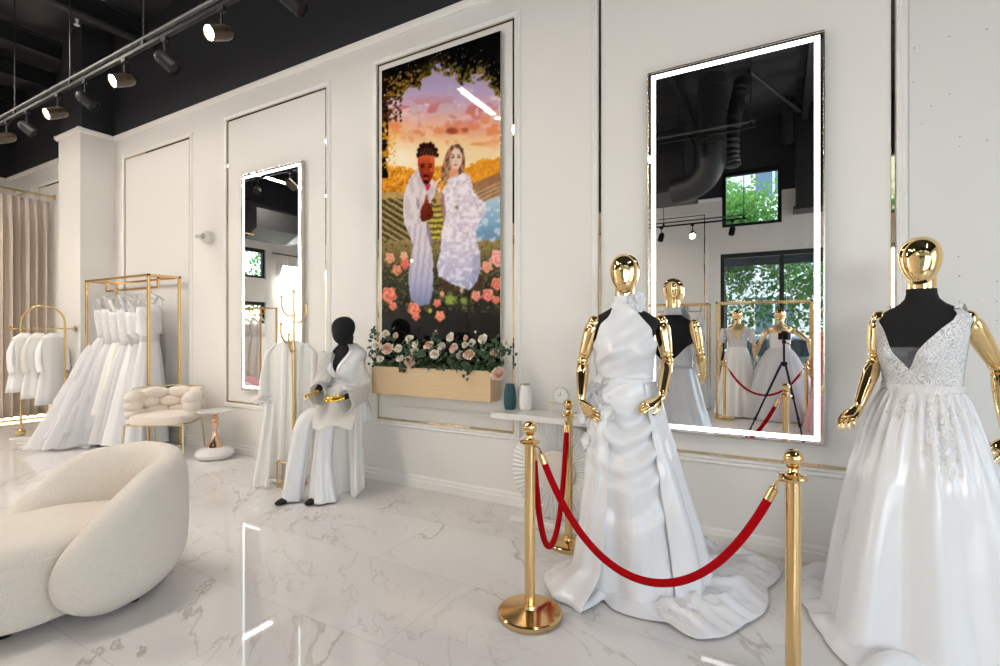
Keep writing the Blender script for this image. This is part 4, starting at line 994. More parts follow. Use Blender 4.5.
# ------------------------------------------------------------------ curtain of the fitting room
cu = thing('fitting_room_curtain', 'taupe linen curtain hanging from a brass rod at the far left', 'curtain', (-10.4, 2.4, 0))
random.seed(3)
def cpt(s, z):
    y = lerp(-2.2, 1.13, s); ph = s * 165 + 2.6 * math.sin(s * 21)
    k = .35 + .65 * smooth(3.55, 2.9, z)
    return Vector((.055 * k * math.sin(ph) + .025 * k * math.sin(ph * .37 + 1) + .01 * nz(s * 30, z * 1.2), y + .012 * math.cos(ph) * k, z))
MB().grid(lambda a, b: cpt(a, lerp(3.54, .085, b)), 420, 16).build('drape', linen, cu, solid=.004)
rod = thing('curtain_rod', 'slim brass curtain rod running from the column toward the viewer', 'curtain rod', (-10.4, 2.4, 3.63))
MB().rod((0, -2.4, 0), (0, 1.19, 0), .016).build('rod', brass, rod)
MB().lathe([(.001, 0), (.045, 0), (.045, .01), (.02, .014), (.018, .03), (.001, .03)], (0, 1.195, 0), 20, Matrix.Rotation(PI / 2, 3, 'X')).build('wall_flange', brass, rod)
MB().sphere((0, -2.42, 0), .03).build('finial', brass, rod)
for i in range(24):
    y = lerp(-2.15, 1.10, i / 23) + .03 * math.sin(i * 2.3)
    MB().tube([(.0, y + .008 * math.sin(a), 3.613 + .036 * math.cos(a) - .02) if 0 else (.036 * math.cos(a), y, 3.612 + .034 * math.sin(a)) for a in np.linspace(0, 2 * PI, 21)[:-1]], .0045, 6, closed=True).build('curtain_ring', brass, cu)
lt = thing('light_strip', 'warm glowing light strip on the floor behind the taupe curtain', 'light strip', (-10.72, 2.3, 0))
MB().box(-.03, -2.0, 0, .03, 1.28, .02).build('channel', plastic, lt, smooth=False); MB().box(-.022, -1.99, .02, .026, 1.27, .055, .004).build('diffuser', ledwarm, lt, smooth=False)

# ------------------------------------------------------------------ hanging garments
def hanger(label, loc, rz, w=.40, group='clothes hangers', name='clothes_hanger', m=None, drop=.0):
    t = thing(name, label, 'hanger', loc, rz, group); m = m or plastic
    z = -.085 - drop
    MB().tube(spline([(-w / 2, 0, z - .075), (-w * .25, 0, z - .03), (-.02, 0, z), (.02, 0, z), (w * .25, 0, z - .03), (w / 2, 0, z - .075)], 6), .008, 8).build('shoulder_bar', m, t)
    hk = [(0, 0, z), (0, 0, -.05 - drop)] + [(.021 * math.cos(a), 0, -.002 + .021 * math.sin(a)) for a in np.linspace(-PI / 2, PI * .95, 12)]
    MB().tube(hk, .0028, 6).build('hook', champ, t)
    return t
def folds(ph, s, k, amp, seed, soft=.5):
    """radial factor of hanging cloth: rounded pipes that deepen toward the hem"""
    w = ph + .35 * nz(math.cos(ph) * 1.6, math.sin(ph) * 1.6, seed) + .05 * nz(s * 3, seed, ph)
    a = math.sin(k * w + seed); b = math.sin(k * 1.73 * w + seed * 2.1)
    v = .65 * math.copysign(abs(a) ** .8, a) + .35 * b * soft + .5 * nz(math.cos(ph) * 3, math.sin(ph) * 3, seed + s)
    return 1 + amp * v * s ** .55
def gown(label, loc, rz, top=1.70, waist=1.28, hem=.03, w=.34, flare=(.40, .26), style='tulle', seed=1.0, group='wedding gowns on the gold cube rack', shift=(0, 0), k=13, straps=True, train=None):
    """empty gown on a hanger: x across the shoulders, y front to back"""
    t = thing('wedding_gown', label, 'gown', loc, rz, group)
    sk = {'tulle': satin, 'satin': satin, 'lace': satin2, 'chiffon': chiffon, 'pink': orangetulle}[style]
    n = 56
    def ring(z, rx, ry, cx=0, cy=0, s=0.0, amp=0.0, kk=k, sd=0.0):
        return [Vector((cx + rx * math.cos(p) * (f := folds(p, s, kk, amp, seed + sd)), cy + ry * math.sin(p) * f, z)) for p in [2 * PI * i / n for i in range(n)]]
    hb = max(.27, (top - waist) * .72); b = [ring(waist - .02, .125, .075), ring(waist + hb * .2, .13, .08, 0, 0, .5, .03), ring(waist + hb * .55, .15, .10, 0, 0, .5, .03), ring(waist + hb * .85, .165, .105, 0, 0, .5, .02)]
    top_r = [Vector((.165 * math.cos(p), .085 * math.sin(p), waist + hb + .035 * abs(math.cos(p)) ** .5 + .03 * math.cos(2 * abs(p - PI * 1.5) * 1.6 if abs(p - PI * 1.5) < .9 else 3.14))) for p in [2 * PI * i / n for i in range(n)]]
    b.append(top_r)
    MB().loft(b).build('bodice', lacer if style in ('tulle', 'lace') else sk, t, solid=.004)
    if style in ('tulle', 'lace'): MB().loft([[p * .97 for p in r] if 0 else [Vector((p.x * .96, p.y * .96, p.z)) for p in r] for r in b[:-1]]).build('lining', sk, t, solid=.003)
    if straps:
        for s in (-1, 1):
            MB().tube(spline([(s * .12, -.075, waist + hb + .01), (s * .145, -.05, lerp(waist + hb, top, .6)), (s * .15, 0, top), (s * .145, .05, lerp(waist + hb, top, .6)), (s * .11, .075, waist + hb)], 5), .02, 6, flat=[(1, .3)] * 21).build('strap', sk, t)
    def skirt(scale, amp, kk, sd, m, nm, z1):
        rings = []
        for j in range(15):
            s = j / 14; z = lerp(waist, z1, s); e = s ** .85
            rings.append(ring(z, lerp(.125, flare[0] * scale, e), lerp(.078, flare[1] * scale, e), shift[0] * s ** 1.5, shift[1] * s ** 1.5, s, amp, kk, sd))
        o = MB().loft(rings).build(nm, m, t, angle=0); return o
    if style == 'tulle':
        skirt(.86, .10, k, 0, satin, 'underskirt', hem + .02); skirt(1.0, .16, k + 4, 3.3, tulle, 'tulle_layer', hem); skirt(1.12, .22, k - 3, 5.1, tulle, 'tulle_layer', hem + .015)
    elif style == 'pink':
        skirt(.9, .1, k, 0, pinktulle, 'tulle_layer', hem + .02); skirt(1.05, .14, k + 3, 2.2, pinktulle, 'tulle_layer', hem + .0)
    else: skirt(1.0, .20 if style != 'lace' else .14, k, 0, sk, 'skirt', hem)
    if train:
        mb = MB(); 
        def fn(a, b_):
            ang = train[0] + (a - .5) * train[1]; r = lerp(.25, train[2], b_)
            zz = lerp(waist - .55, .02, smooth(0, .72, b_)) + .015 * (1 + nz(a * 9, b_ * 5, seed)) * smooth(.5, 1, b_)
            rr = r * (1 + .08 * math.sin(a * 26 + seed) * b_)
            return Vector((rr * math.cos(ang) + shift[0] * .4, rr * math.sin(ang) + shift[1] * .4, zz))
        mb.grid(fn, 50, 16).build('train', tulle, t, angle=0)
    return t
def flower(mb, c, n, r, petals=5, layers=2):
    c = Vector(c); n = Vector(n).normalized(); q = Vector((0, 0, 1)).rotation_difference(n)
    for l in range(layers):
        for i in range(petals):
            a = 2 * PI * i / petals + l * .6; R = r * (1 - .35 * l)
            def fn(s, v):
                w = (s - .5) * 2; rr = R * v; x = rr; y = w * R * .52 * math.sin(PI * min(v * .8 + .1, 1)); z = r * (.10 + .28 * l) + R * .35 * v * v - abs(w) * .08 * R + .08 * R * math.sin(6 * w + i)
                p = Vector((x * math.cos(a) - y * math.sin(a), x * math.sin(a) + y * math.cos(a), z)); return c + q @ p
            mb.grid(fn, 5, 5)
    mb.sphere(c + n * r * .25, r * .14, 8, 6)
    return mb

def squash_wall(root, y0=3.40, y1=3.55):
    """cloth pressed against the display wall spreads along it instead of passing through"""
    for o in root.children:
        if o.type != 'MESH': continue
        M = WM[root.name]; Mi = M.inverted()
        for v in o.data.vertices:
            p = M @ v.co
            if p.y > y0: p.y = y0 + (y1 - y0) * (1 - math.exp(-(p.y - y0) / (y1 - y0))); v.co = Mi @ p
# gold cube rack with bridal gowns
def cube_rack(label, x0, x1, y0, y1, h, group=None, bar=True, s=.014, m=None):
    m = m or gold
    t = thing('gown_rack', label, 'clothes rack', ((x0 + x1) / 2, (y0 + y1) / 2, 0), 0, group)
    hx, hy = (x1 - x0) / 2, (y1 - y0) / 2
    for x in (-hx, hx):
        for y in (-hy, hy):
            MB().box(x - s, y - s, .012, x + s, y + s, h, .002).build('post', m, t, smooth=False); MB().lathe([(.001, 0), (.055, 0), (.055, .008), (.03, .014), (.001, .014)], (x, y, 0), 20).build('foot_plate', m, t)
    for y in (-hy, hy): MB().box(-hx - s, y - s, h - 2 * s, hx + s, y + s, h, .002).build('top_rail', m, t, smooth=False)
    for x in (-hx, hx): MB().box(x - s, -hy, h - 2 * s, x + s, hy, h, .002).build('top_rail', m, t, smooth=False)
    if bar:
        for x in (-hx * .82, hx * .82):
            MB().box(x - .012, -.012, h - .14, x + .012, .012, h - .01).build('drop_bracket', m, t, smooth=False); MB().box(x - .012, -hy, h - .024, x + .012, hy, h - .004).build('cross_rail', m, t, smooth=False)
        MB().box(-hx * .82, -.012, h - .155, hx * .82, .012, h - .13).build('hanging_bar', m, t, smooth=False)
    return t
RKY = 3.325
cube_rack('gold cube frame rack of bridal gowns behind the bubble-back chair', -8.16, -6.58, 3.16, 3.51, 2.11)
barz = 2.11 - .128
G = [(-7.93, 'tulle', (.62, .34), 15, (-.10, -.05), 1.34, .35), (-7.72, 'tulle', (.42, .22), 14, (-.12, 0), 1.26, .2), (-7.50, 'lace', (.36, .2), 11, (-.06, 0), 1.28, -.1), (-7.30, 'tulle', (.36, .2), 16, (-.05, 0), 1.25, .1), (-7.10, 'satin', (.34, .2), 9, (-.06, 0), 1.27, .2), (-6.86, 'satin', (.30, .2), 8, (.0, 0), 1.30, .35)]
GL = ['voluminous white tulle ball gown spilling from the far left of the gold cube rack', 'white tulle gown with lace bodice, second from the left on the gold cube rack', 'slim ivory lace-topped gown in the middle left of the gold cube rack', 'soft white tulle gown just left of the rack front post', 'plain white satin gown directly behind the gold rack front post', 'white satin gown with ruched bust and flower trim at the right end of the rack']
for i, (x, stl, fl_, k, sh, wz, tw) in enumerate(G):
    hanger('white hanger %s on the gold cube rack' % ('farthest left', 'second from the left', 'third from the left', 'fourth from the left', 'fifth from the left', 'at the right end')[i], (x, RKY, barz + .002), PI / 2 + tw, group='hangers on the gold cube rack', drop=.0)
    g = gown(GL[i], (x, RKY - .02, 0), PI / 2 + tw, top=barz - (.14, .10, .16, .12, .18, .11)[i], waist=wz, hem=.03 + .03 * i / 6, flare=fl_, style=stl, seed=1.7 * i + .4, shift=(-.22 if i == 0 else sh[0] * 1.0, sh[1]), k=k, train=(PI * .97, 1.5, .78) if i == 0 else None)
    if i == 5:
        mb = MB(); random.seed(8)
        for _ in range(7): flower(mb, (-.13 + random.gauss(0, .03), .13 + random.gauss(0, .015), 1.30 + random.gauss(0, .05)), (-.4, 1, .2), .035)
        mb.build('flower_trim', cottonw, g, angle=0)
        MB().loft([[Vector((.16 * math.cos(p) * 1.02, .115 * math.sin(p), z + .02 * math.sin(3 * p + zz))) for p in np.linspace(0, 2 * PI, 40)[:-1]] for zz, z in enumerate((1.38, 1.42, 1.46, 1.50, 1.54))]).build('ruched_wrap', satin, g, angle=0)
    if i == 0:      # loose flounces of tulle on the widest gown
        for q, (zz, rr, hh) in enumerate(((1.20, .33, .40), (.92, .47, .42), (.62, .60, .45))):
            n = 90; rings = []
            for j in range(10):
                s_ = j / 9; rx = lerp(rr * .62, rr * 1.12, s_ ** .6)
                rings.append([Vector((rx * math.cos(p) * (1 + .10 * math.sin(15 * p + q) * s_ + .08 * nz(math.cos(p) * 4, math.sin(p) * 4, q)) - .14 * (1.34 - zz + hh * s_) , .55 * rx * math.sin(p) * (1 + .10 * math.sin(13 * p + 2 * q) * s_), zz + .05 * math.sin(3 * p + q) - hh * s_)) for p in [2 * PI * k / n for k in range(n)]])
            MB().loft(rings).build('tulle_flounce', tulle, g, angle=0)
    squash_wall(g)
# small arched rack with short outfits
ar_rz = math.radians(52)
ar = thing('arched_garment_rack', 'small brass arched rack with white outfits before the taupe curtain', 'clothes rack', (-8.72, 2.89, 0), ar_rz)
hw = .235
arch = [Vector((-hw, 0, .05))] + [Vector((-hw * math.cos(a), 0, 1.53 + hw * math.sin(a))) for a in np.linspace(0, PI, 24)] + [Vector((hw, 0, .05))]
MB().tube(arch, .014, 12).build('arch_frame', brass, ar)
MB().rod((-hw - .10, 0, 1.46), (hw + .10, 0, 1.46), .008).build('hanging_bar', brass, ar)
for s in (-1, 1):
    MB().lathe([(.001, -.008), (.036, -.008), (.04, 0), (.036, .008), (.001, .008)], (s * (hw + .105), 0, 1.46), 24, Matrix.Rotation(PI / 2, 3, 'Y')).build('end_disc', brass, ar)
    MB().sphere((s * hw, 0, .075), .052).build('ball_foot', brass, ar)
MB().box(-.30, -.14, 0, .30, .14, .025, .004).build('base_plate', whitel, ar, smooth=False)
def short_outfit(label, loc, rz, w, top, hem, kind, seed):
    t = thing('bridal_outfit', label, 'outfit', loc, rz, 'short outfits on the arched rack')
    n = 40; rings = []
    for j in range(12):
        s = j / 11; z = lerp(top, hem, s); rx = interp(s, (0, .06, .2, .45, 1), (.05, w * .42, w * .46, w * .40, w * .62)); ry = interp(s, (0, .1, .5, 1), (.02, .05, .05, .075))
        rings.append([Vector((rx * math.cos(p) * (f := folds(p, s, 7, .12, seed)), ry * math.sin(p) * f, z)) for p in [2 * PI * i / n for i in range(n)]])
    MB().loft(rings).build('dress_body', cottonw if kind else satin2, t, angle=0, solid=.003)
    for s in (-1, 1):
        MB().tube(spline([(s * w * .30, 0, top - .06), (s * w * .47, .01, top - .2), (s * w * .52, .0, top - .40), (s * w * .47, -.02, top - .52)], 5), [.035] * 6 + [.05] * 6 + [.06] * 4, 12, flat=[(1, .55)] * 16).build('sleeve', cottonw if kind else sheer, t, angle=0)
    return t
for i, (dx, lb, kd) in enumerate(((-.19, 'short white outfit at the left end of the arched rack', 1), (-.05, 'short white blouse and skirt in the middle of the arched rack', 0), (.10, 'short white puff-sleeved outfit at the right end of the arched rack', 1))):
    p = Vector((-8.72, 2.89, 0)) + Matrix.Rotation(ar_rz, 3, 'Z') @ Vector((dx, 0, 0))
    hanger('pale hanger %s on the arched rack' % ('farthest left', 'in the middle', 'farthest right')[i], (p.x, p.y, 1.472), ar_rz + 1.05, .34, 'hangers on the arched rack')
    short_outfit(lb, (p.x, p.y, 0), ar_rz + 1.05, .36, 1.40, .62 - .09 * i, kd, i * 2.2)

# ------------------------------------------------------------------ brass coat tree with a long robe
ctx, cty = -3.834, 3.03
ct_ = thing('coat_tree', 'brass coat tree with curved hooks standing left of the seated mannequin', 'coat stand', (ctx, cty, 0))
MB().rod((0, 0, .02), (0, 0, 1.76), .014, .012).build('pole', brass, ct_); MB().sphere((0, 0, 1.775), (.016, .016, .02)).build('finial', brass, ct_)
vx = Vector((CT, ST, 0))       # across the view
for lb, (z0, off, up) in {'a': (1.56, -.11, .17), 'b': (1.50, .115, .16), 'c': (1.31, -.115, .17), 'd': (1.24, .0, .15)}.items():
    dv = vx if off else Vector((ST, -CT, 0)) * -1
    o = off if off else -.10
    pts = spline([Vector((0, 0, z0)), dv * o * .45 + Vector((0, 0, z0 - .005)), dv * o * .85 + Vector((0, 0, z0 + .04)), dv * o + Vector((0, 0, z0 + .10)), dv * o + Vector((0, 0, z0 + up))], 6)
    hk = MB().tube(pts, .0095, 10).build('hook', brass, ct_)
    MB().sphere(dv * o + Vector((0, 0, z0 + up)), .014).build('hook_tip', brass, hk)
bx0, by0 = -.145, -.06
fr = [(bx0, by0), (.0, by0), (.0, .14), (bx0, .14)]
for z in (.235, .02): MB().tube([Vector((x, y, z)) for x, y in fr], .008, 8, closed=True).build('base_rail', brass, ct_)
for x, y in fr + [(-.075, by0)]: MB().rod((x, y, .0), (x, y, .24), .008, seg=8).build('base_post', brass, ct_)
MB().tube([(0, 0, .2), (0, .14, .2)], .008, 8).build('base_brace', brass, ct_)
rbz = TH - .05
rp = px(291.5, 400, 4.66)
hanger('white hanger carrying the long robe on the coat tree', (rp.x, rp.y, 1.40), rbz, .40, None, m=plastic)
rb = thing('long_robe', 'long white robe on a hanger behind the brass coat tree', 'robe', (rp.x, rp.y, 0), rbz)
random.seed(2)
def robe_body():
    n = 64; rings = []
    for j in range(26):
        s = j / 25; z = lerp(1.33, .06, s)
        rx = interp(s, (0, .03, .10, .3, .6, 1), (.06, .17, .215, .205, .225, .25)); ry = interp(s, (0, .05, .3, 1), (.03, .06, .065, .085)); cx = interp(s, (0, .5, 1), (.0, .0, -.03))
        rings.append([Vector((cx + rx * math.cos(p) * (f := folds(p, s * .8 + .15, 9, .085, 4.4)), ry * math.sin(p) * f, z)) for p in [2 * PI * i / n for i in range(n)]])
    return MB().loft(rings)
robe_body().build('robe_body', chiffon, rb, angle=0, solid=.003)
for s in (-1, 1):
    P = spline([(s * .13, 0, 1.29), (s * .215, 0, 1.20), (s * .24, -.02, 1.0), (s * .245, -.03, .80)], 6)
    MB().tube(P, [lerp(.045, .085, (i / (len(P) - 1)) ** 1.3) for i in range(len(P))], 20, flat=[(1, .5)] * len(P)).build('sleeve', chiffon, rb, angle=0)
    mb = MB(); random.seed(20)
    for i in range(220):
        p = P[-1] + Vector((random.gauss(0, .045), random.gauss(0, .02), random.gauss(-.01, .025))); leaf_at(mb, p, (random.uniform(-1, 1), -1, random.uniform(-1, 1)), random.uniform(.02, .04))
    mb.build('feather_cuff', cottonw, rb, smooth=False)['kind'] = 'stuff'
for s in (-1, 1): MB().grid(lambda a, b: Vector((s * (.035 + .02 * b) + (a - .5) * .055, -.068 - .028 * b - .01 * math.sin(a * PI), lerp(1.32, .10, b))), 5, 30).build('front_band', satin2, rb, angle=0)
def trainfn(a, b):
    s = b; x = lerp(-.17, -.215, s) + (a - .5) * lerp(.10, .16, s); y = -.10 - .05 * s + .02 * math.sin(a * 9 + s * 3)
    return Vector((x, y - .02 * math.sin(a * PI), lerp(.75, .015, s ** .9) + .008 * math.sin(a * 12)))
MB().grid(trainfn, 16, 24).build('side_panel', satin2, rb, angle=0)
# ------------------------------------------------------------------ shop mannequins
TZS = [.60, .70, .80, .88, .96, 1.03, 1.10, 1.17, 1.24, 1.31, 1.37, 1.42, 1.455, 1.485, 1.51, 1.53, 1.55, 1.58, 1.63]
TRX = [.135, .15, .165, .178, .182, .168, .146, .138, .143, .152, .158, .172, .186, .175, .135, .095, .066, .056, .054]
TRY = [.09, .10, .115, .122, .122, .110, .098, .094, .100, .112, .112, .105, .092, .078, .068, .062, .058, .055, .054]
TCY = [.01, .01, .012, .012, .010, .004, .0, -.002, -.004, -.008, -.006, .0, .006, .010, .012, .012, .010, .006, .0]
def torso(z, a, off=0.0, dz=0.0):
    """point of the body surface; a = 0 faces front (-y), +90 deg is +x"""
    q = z - dz
    rx, ry, cy = interp(q, TZS, TRX) + off, interp(q, TZS, TRY) + off, interp(q, TZS, TCY)
    e = 2.25; s, c = math.sin(a), math.cos(a)
    x = rx * math.copysign(abs(s) ** (2 / e), s); y = -ry * math.copysign(abs(c) ** (2 / e), c)
    if c > 0:
        b = math.exp(-((abs(x) - .075) / .055) ** 2) * math.exp(-((q - 1.305) / .065) ** 2); y -= .045 * b
    else:
        b = math.exp(-((abs(x) - .075) / .07) ** 2) * math.exp(-((q - .93) / .08) ** 2); y += .03 * b
    return Vector((x, cy + y, z))
def torso_mesh(z0, z1, dz=0.0, n=48):
    zs = [z0 + (z1 - z0) * i / 44 for i in range(45)]
    return MB().loft([[torso(z, 2 * PI * k / n, 0, dz) for k in range(n)] for z in zs], cap0=True, cap1=True)
def egg_head(c, tilt=0.0, yaw=0.0, h=.232, w=.163):
    """smooth abstract head: wide cranium, narrowing to the chin, a face plane in front"""
    rings = []; n = 40
    for j in range(29):
        t = j / 28; zz = -math.cos(PI * t); q = math.sin(PI * t) ** .86
        f = 1.0 + .16 * zz - .10 * zz * zz + (.04 if zz > 0 else 0) * zz
        wx, wy = w / 2 * q * f, w * .545 * q * (f + .03)
        yo = .012 * zz - .010 * smooth(0, -1, zz)
        ring = []
        for k in range(n):
            a = 2 * PI * k / n; s, cc = math.sin(a), math.cos(a)
            fl = 1 - .10 * max(0, cc) ** 6 * smooth(.75, .1, abs(zz))
            ring.append(Vector((wx * s, -wy * cc * fl + yo, h / 2 * zz)))
        rings.append(ring)
    R = Matrix.Rotation(yaw, 3, 'Z') @ Matrix.Rotation(tilt, 3, 'X')
    return MB().loft([[Vector(c) + R @ p for p in r] for r in rings], cap0=True, cap1=True)
def hand_mesh(w, d, n, side, L=.175, curl=.6, spread=.12, mb=None):
    """hand from wrist w along d, palm facing n, thumb on +side; five separate jointed fingers"""
    mb = mb or MB(); d = d.normalized(); n = (n - d * n.dot(d)).normalized(); s = d.cross(n).normalized() * side
    k = L / .175; w = Vector(w)
    def ring(o, hw, hn, m=16): return [o + s * (hw * math.copysign(abs(math.cos(q)) ** .8, math.cos(q))) + n * (hn * math.copysign(abs(math.sin(q)) ** .8, math.sin(q))) for q in [2 * PI * i / m for i in range(m)]]
    mb.loft([ring(w + d * x * k + n * (.006 * smooth(0, .09, x)), a * k, b * k) for x, a, b in ((-.012, .020, .018), (.0, .021, .017), (.02, .029, .016), (.05, .038, .0145), (.075, .040, .0125), (.088, .038, .010), (.093, .030, .006))], cap0=True, cap1=True)
    for i, (off, l, r) in enumerate(((.029, .068, .0085), (.010, .077, .0088), (-.010, .071, .0085), (-.028, .056, .0075))):
        o = w + d * (.084 - .004 * abs(i - 1)) * k + s * off * k + n * .006
        c = curl * (.75 + .18 * i); dd = (d + s * (1.4 - i) * spread * .5).normalized(); pts = [o - dd * .012]; ang = .18 * c
        cur = o
        pts.append(cur)
        for f, da in ((.46, .5), (.31, .75), (.23, .55)):
            v = dd * math.cos(ang) + n * math.sin(ang); cur = cur + v * l * f * k; pts.append(cur); ang += da * c
        P = spline(pts, 4); R = [lerp(r * 1.06, r * .62, (j / (len(P) - 1)) ** 1.5) * k * (1 + .10 * (1 if j in (8, 12) else 0)) for j in range(len(P))]; R[-1] *= .55
        mb.tube(P, R, 10)
    o = w + d * .022 * k + s * .026 * k
    t1 = o + (s * .75 + d * .75 + n * .25).normalized() * .040 * k; t2 = t1 + (s * .30 + d * .95 + n * .45).normalized() * .030 * k; t3 = t2 + (d * .95 + n * .45 - s * .05).normalized() * .024 * k
    P = spline([o - s * .012 * k, o, t1, t2, t3], 4); mb.tube(P, [lerp(.0125, .0065, (j / (len(P) - 1)) ** 1.2) * k for j in range(len(P))], 10)
    return mb
def limb(a, b, prof, seg=24, flat=1.0, up=None):
    """tapering limb segment: prof = (fraction, radius)"""
    a, b = Vector(a), Vector(b); n = 14; P = [a.lerp(b, i / n) for i in range(n + 1)]
    R = [interp(i / n, [p[0] for p in prof], [p[1] for p in prof]) for i in range(n + 1)]
    R[0] *= .82; R[-1] *= .85
    return MB().tube(P, R, seg)
def arm(t, sh, el, wr, hd, hn, side, m, curl=.6, r=1.0):
    sh, el, wr, hd = Vector(sh), Vector(el), Vector(wr), Vector(hd)
    MB().sphere(sh - Vector((0, 0, .008)), (.038 * r, .038 * r, .046 * r)).build('shoulder_cap', m, t, world=True)
    d1 = (el - sh).normalized(); d2 = (wr - el).normalized()
    limb(sh + d1 * .012, el - d1 * .026, ((0, .042 * r), (.25, .045 * r), (.6, .040 * r), (.9, .033 * r), (1, .030 * r))).build('upper_arm', m, t, world=True)
    MB().sphere(el, .031 * r).build('elbow_joint', m, t, world=True)
    limb(el + d2 * .024, wr - d2 * .010, ((0, .031 * r), (.22, .036 * r), (.6, .030 * r), (1, .021 * r))).build('forearm', m, t, world=True)
    for q in (el - d1 * .028, el + d2 * .028): 
        dd = d1 if q is not None and (q - sh).length < (el - sh).length else d2
        MB().tube([q - dd * .004, q + dd * .004], .0335 * r, 24).build('joint_ring', m, t, world=True)
    MB().sphere(wr, .0195 * r).build('wrist_joint', m, t, world=True)
    hand_mesh(wr, hd, Vector(hn), side, .165 * r, curl).build('hand', m, t, world=True)
def place(t, p): return WM[t.name] @ Vector(p)

def window_cap(t, skin=None): pass
def mannequin(label, loc, rz, head_yaw=0.0, head_m=None, torso_m=None, arms=None, htop=1.849, arm_m=None, base=True):
    t = thing('mannequin', label, 'mannequin', loc, rz)
    torso_mesh(.60, 1.605).build('torso', torso_m or blackf, t)
    k = htop - 1.849
    egg_head((0, -.010, 1.733 + k), 0, head_yaw).build('head', head_m or goldm, t)
    MB().lathe([(.001, 1.595), (.0545, 1.597), (.0545, 1.66 + k * .5), (.05, 1.69 + k), (.001, 1.69 + k)], (0, .004, 0), 32).build('neck_cap', head_m or goldm, t)
    if base:
        MB().rod((0, .03, .02), (0, .03, .64), .014).build('stand_pole', goldm, t)
        MB().lathe([(.001, 0), (.16, 0), (.165, .008), (.16, .014), (.03, .02), (.001, .02)], (0, .03, 0), 40).build('stand_base', goldm, t)
    for (sh, el, wr, hd, hn, side, curl) in arms: arm(t, sh, el, wr, hd, hn, side, arm_m or goldm, curl)
    return t

# ---------------- mannequin with the halter-neck gown
M1 = Vector((-.768, 2.818, 0)); A1 = .255
d1 = 2.835
S1 = lambda u, v, dd=0.0: px(u, v, d1 + dd)
camv = Vector((-ST, CT, 0)); rightv = Vector((CT, ST, 0)); upv = Vector((0, 0, 1))
m1 = mannequin('gold-headed mannequin in the white halter-neck satin gown, in front of the large mirror', M1, A1, .05, arms=[
    (S1(594.5, 322, .01), S1(583, 360.5, .03), S1(581.5, 402, -.07), (rightv * .55 - upv * .62 - camv * .45), rightv * .5 + camv * .6 + upv * .4, -1, .7),
    (S1(660.5, 321, .01), S1(667.5, 360.5, -.03), S1(661, 398.5, -.19), (-rightv * .93 - upv * .36 - camv * .16), camv * .35 - upv * .85 - rightv * .2, 1, .75)])
g1 = thing('halter_gown', 'white satin halter-neck gown with draped hip, fabric flowers and pooled train', 'gown', M1, A1)
F1 = (-.165, 1.03)
def drape(x, z, seed=0.0):
    """soft pleats fanning out from the gathered hip"""
    dx, dz_ = x - F1[0], z - F1[1]; r = math.hypot(dx, dz_); th = math.atan2(dz_, dx)
    w = th * 9 + .5 * nz(x * 5, z * 4, seed)
    return (math.sin(w) * .6 + math.sin(w * 1.9 + 1.1) * .4) * smooth(.015, .12, r) * smooth(.52, .18, r)
def halter_pt(s, b):
    """s across (-1..1), b from waist 1.155 up to collar 1.565"""
    z = lerp(1.150, 1.560, b)
    am = interp(z, (1.15, 1.22, 1.27, 1.30, 1.33, 1.36, 1.40, 1.434, 1.485, 1.51, 1.535, 1.56), (PI, PI * .80, PI * .68, 1.85, 1.38, 1.10, .88, .70, .42, .46, .70, 1.4))
    if z > 1.2: am = min(am, PI * .97)
    a = s * am
    if s > 0: a = s * min(PI, am * interp(z, (1.15, 1.3, 1.40, 1.6), (1, 1.10, 1.0, 1)))
    p = torso(z, a, .017)
    fr = max(0, math.cos(a)); f = drape(p.x, p.z) * .007 * smooth(0, .3, fr)
    # straight pleats from the far shoulder to the hip
    c = (p.x * .55 - (z - 1.15) * .83); f += .0055 * math.sin(c * 75 + 2 * nz(p.x * 6, z * 3, 2)) * smooth(1.18, 1.26, z) * smooth(0, .3, fr)
    if fr > 0: # cloth bridges between the breasts
        br = math.exp(-(p.x / .05) ** 2) * math.exp(-((z - 1.30) / .07) ** 2); p.y -= .022 * br
    n = Vector((math.sin(a), -math.cos(a), 0)); return p + n * f
MB().grid(lambda a, b: halter_pt(a * 2 - 1, b), 97, 70).build('bodice', satin, g1, angle=0, solid=.004)
MB().loft([[torso(z, 2 * PI * k / 40, .006 + .002 * math.sin(z * 160 + k * .3)) for k in range(40)] for z in np.linspace(1.548, 1.608, 9)]).build('collar', satin, g1, angle=0, solid=.005)
mb = MB(); random.seed(6)
c = torso(1.575, .75, .015)
for (dx, dz_, r) in ((0, 0, .045), (.028, .02, .035), (.03, -.03, .035)): flower(mb, c + Vector((dx, -.01, dz_)), (.5, -1, .2), r, 5, 1)
mb.grid(lambda a, b: c + Vector((.01 + (a - .5) * .03 + .01 * math.sin(b * 5), -.012 - .006 * math.sin(a * 6), -.085 * b)), 5, 8); mb.build('neck_bow', satin, g1, angle=0)
MB().loft([[torso(z, 2 * PI * k / 64, .014 + .003 * math.sin((z - 1.12) * 190 + math.sin(2 * PI * k / 64) * 1.5)) for k in range(64)] for z in np.linspace(1.115, 1.175, 12)]).build('waistband', satin, g1, angle=0, solid=.004)
W1i = WM[g1.name].inverted()
HEM1 = [(545, 573), (549, 592), (566, 604), (582, 612), (598, 603), (604, 599), (613, 609), (635, 617), (658, 621), (668, 622), (684, 634), (697, 639), (723, 637), (745, 624), (764, 613), (767, 588), (782, 573), (776, 560), (768, 553), (745, 540), (722, 530), (697, 526)]
hp = []
for u, v in HEM1:
    p = W1i @ pZ(u, v, .012); hp.append((math.atan2(p.x, -p.y) % (2 * PI), math.hypot(p.x, p.y)))
hp += [(PI * .98, .38), (PI * 1.15, .36), (PI * 1.35, .36)]
hp.sort(); ha = [h[0] for h in hp]; hr = [h[1] for h in hp]
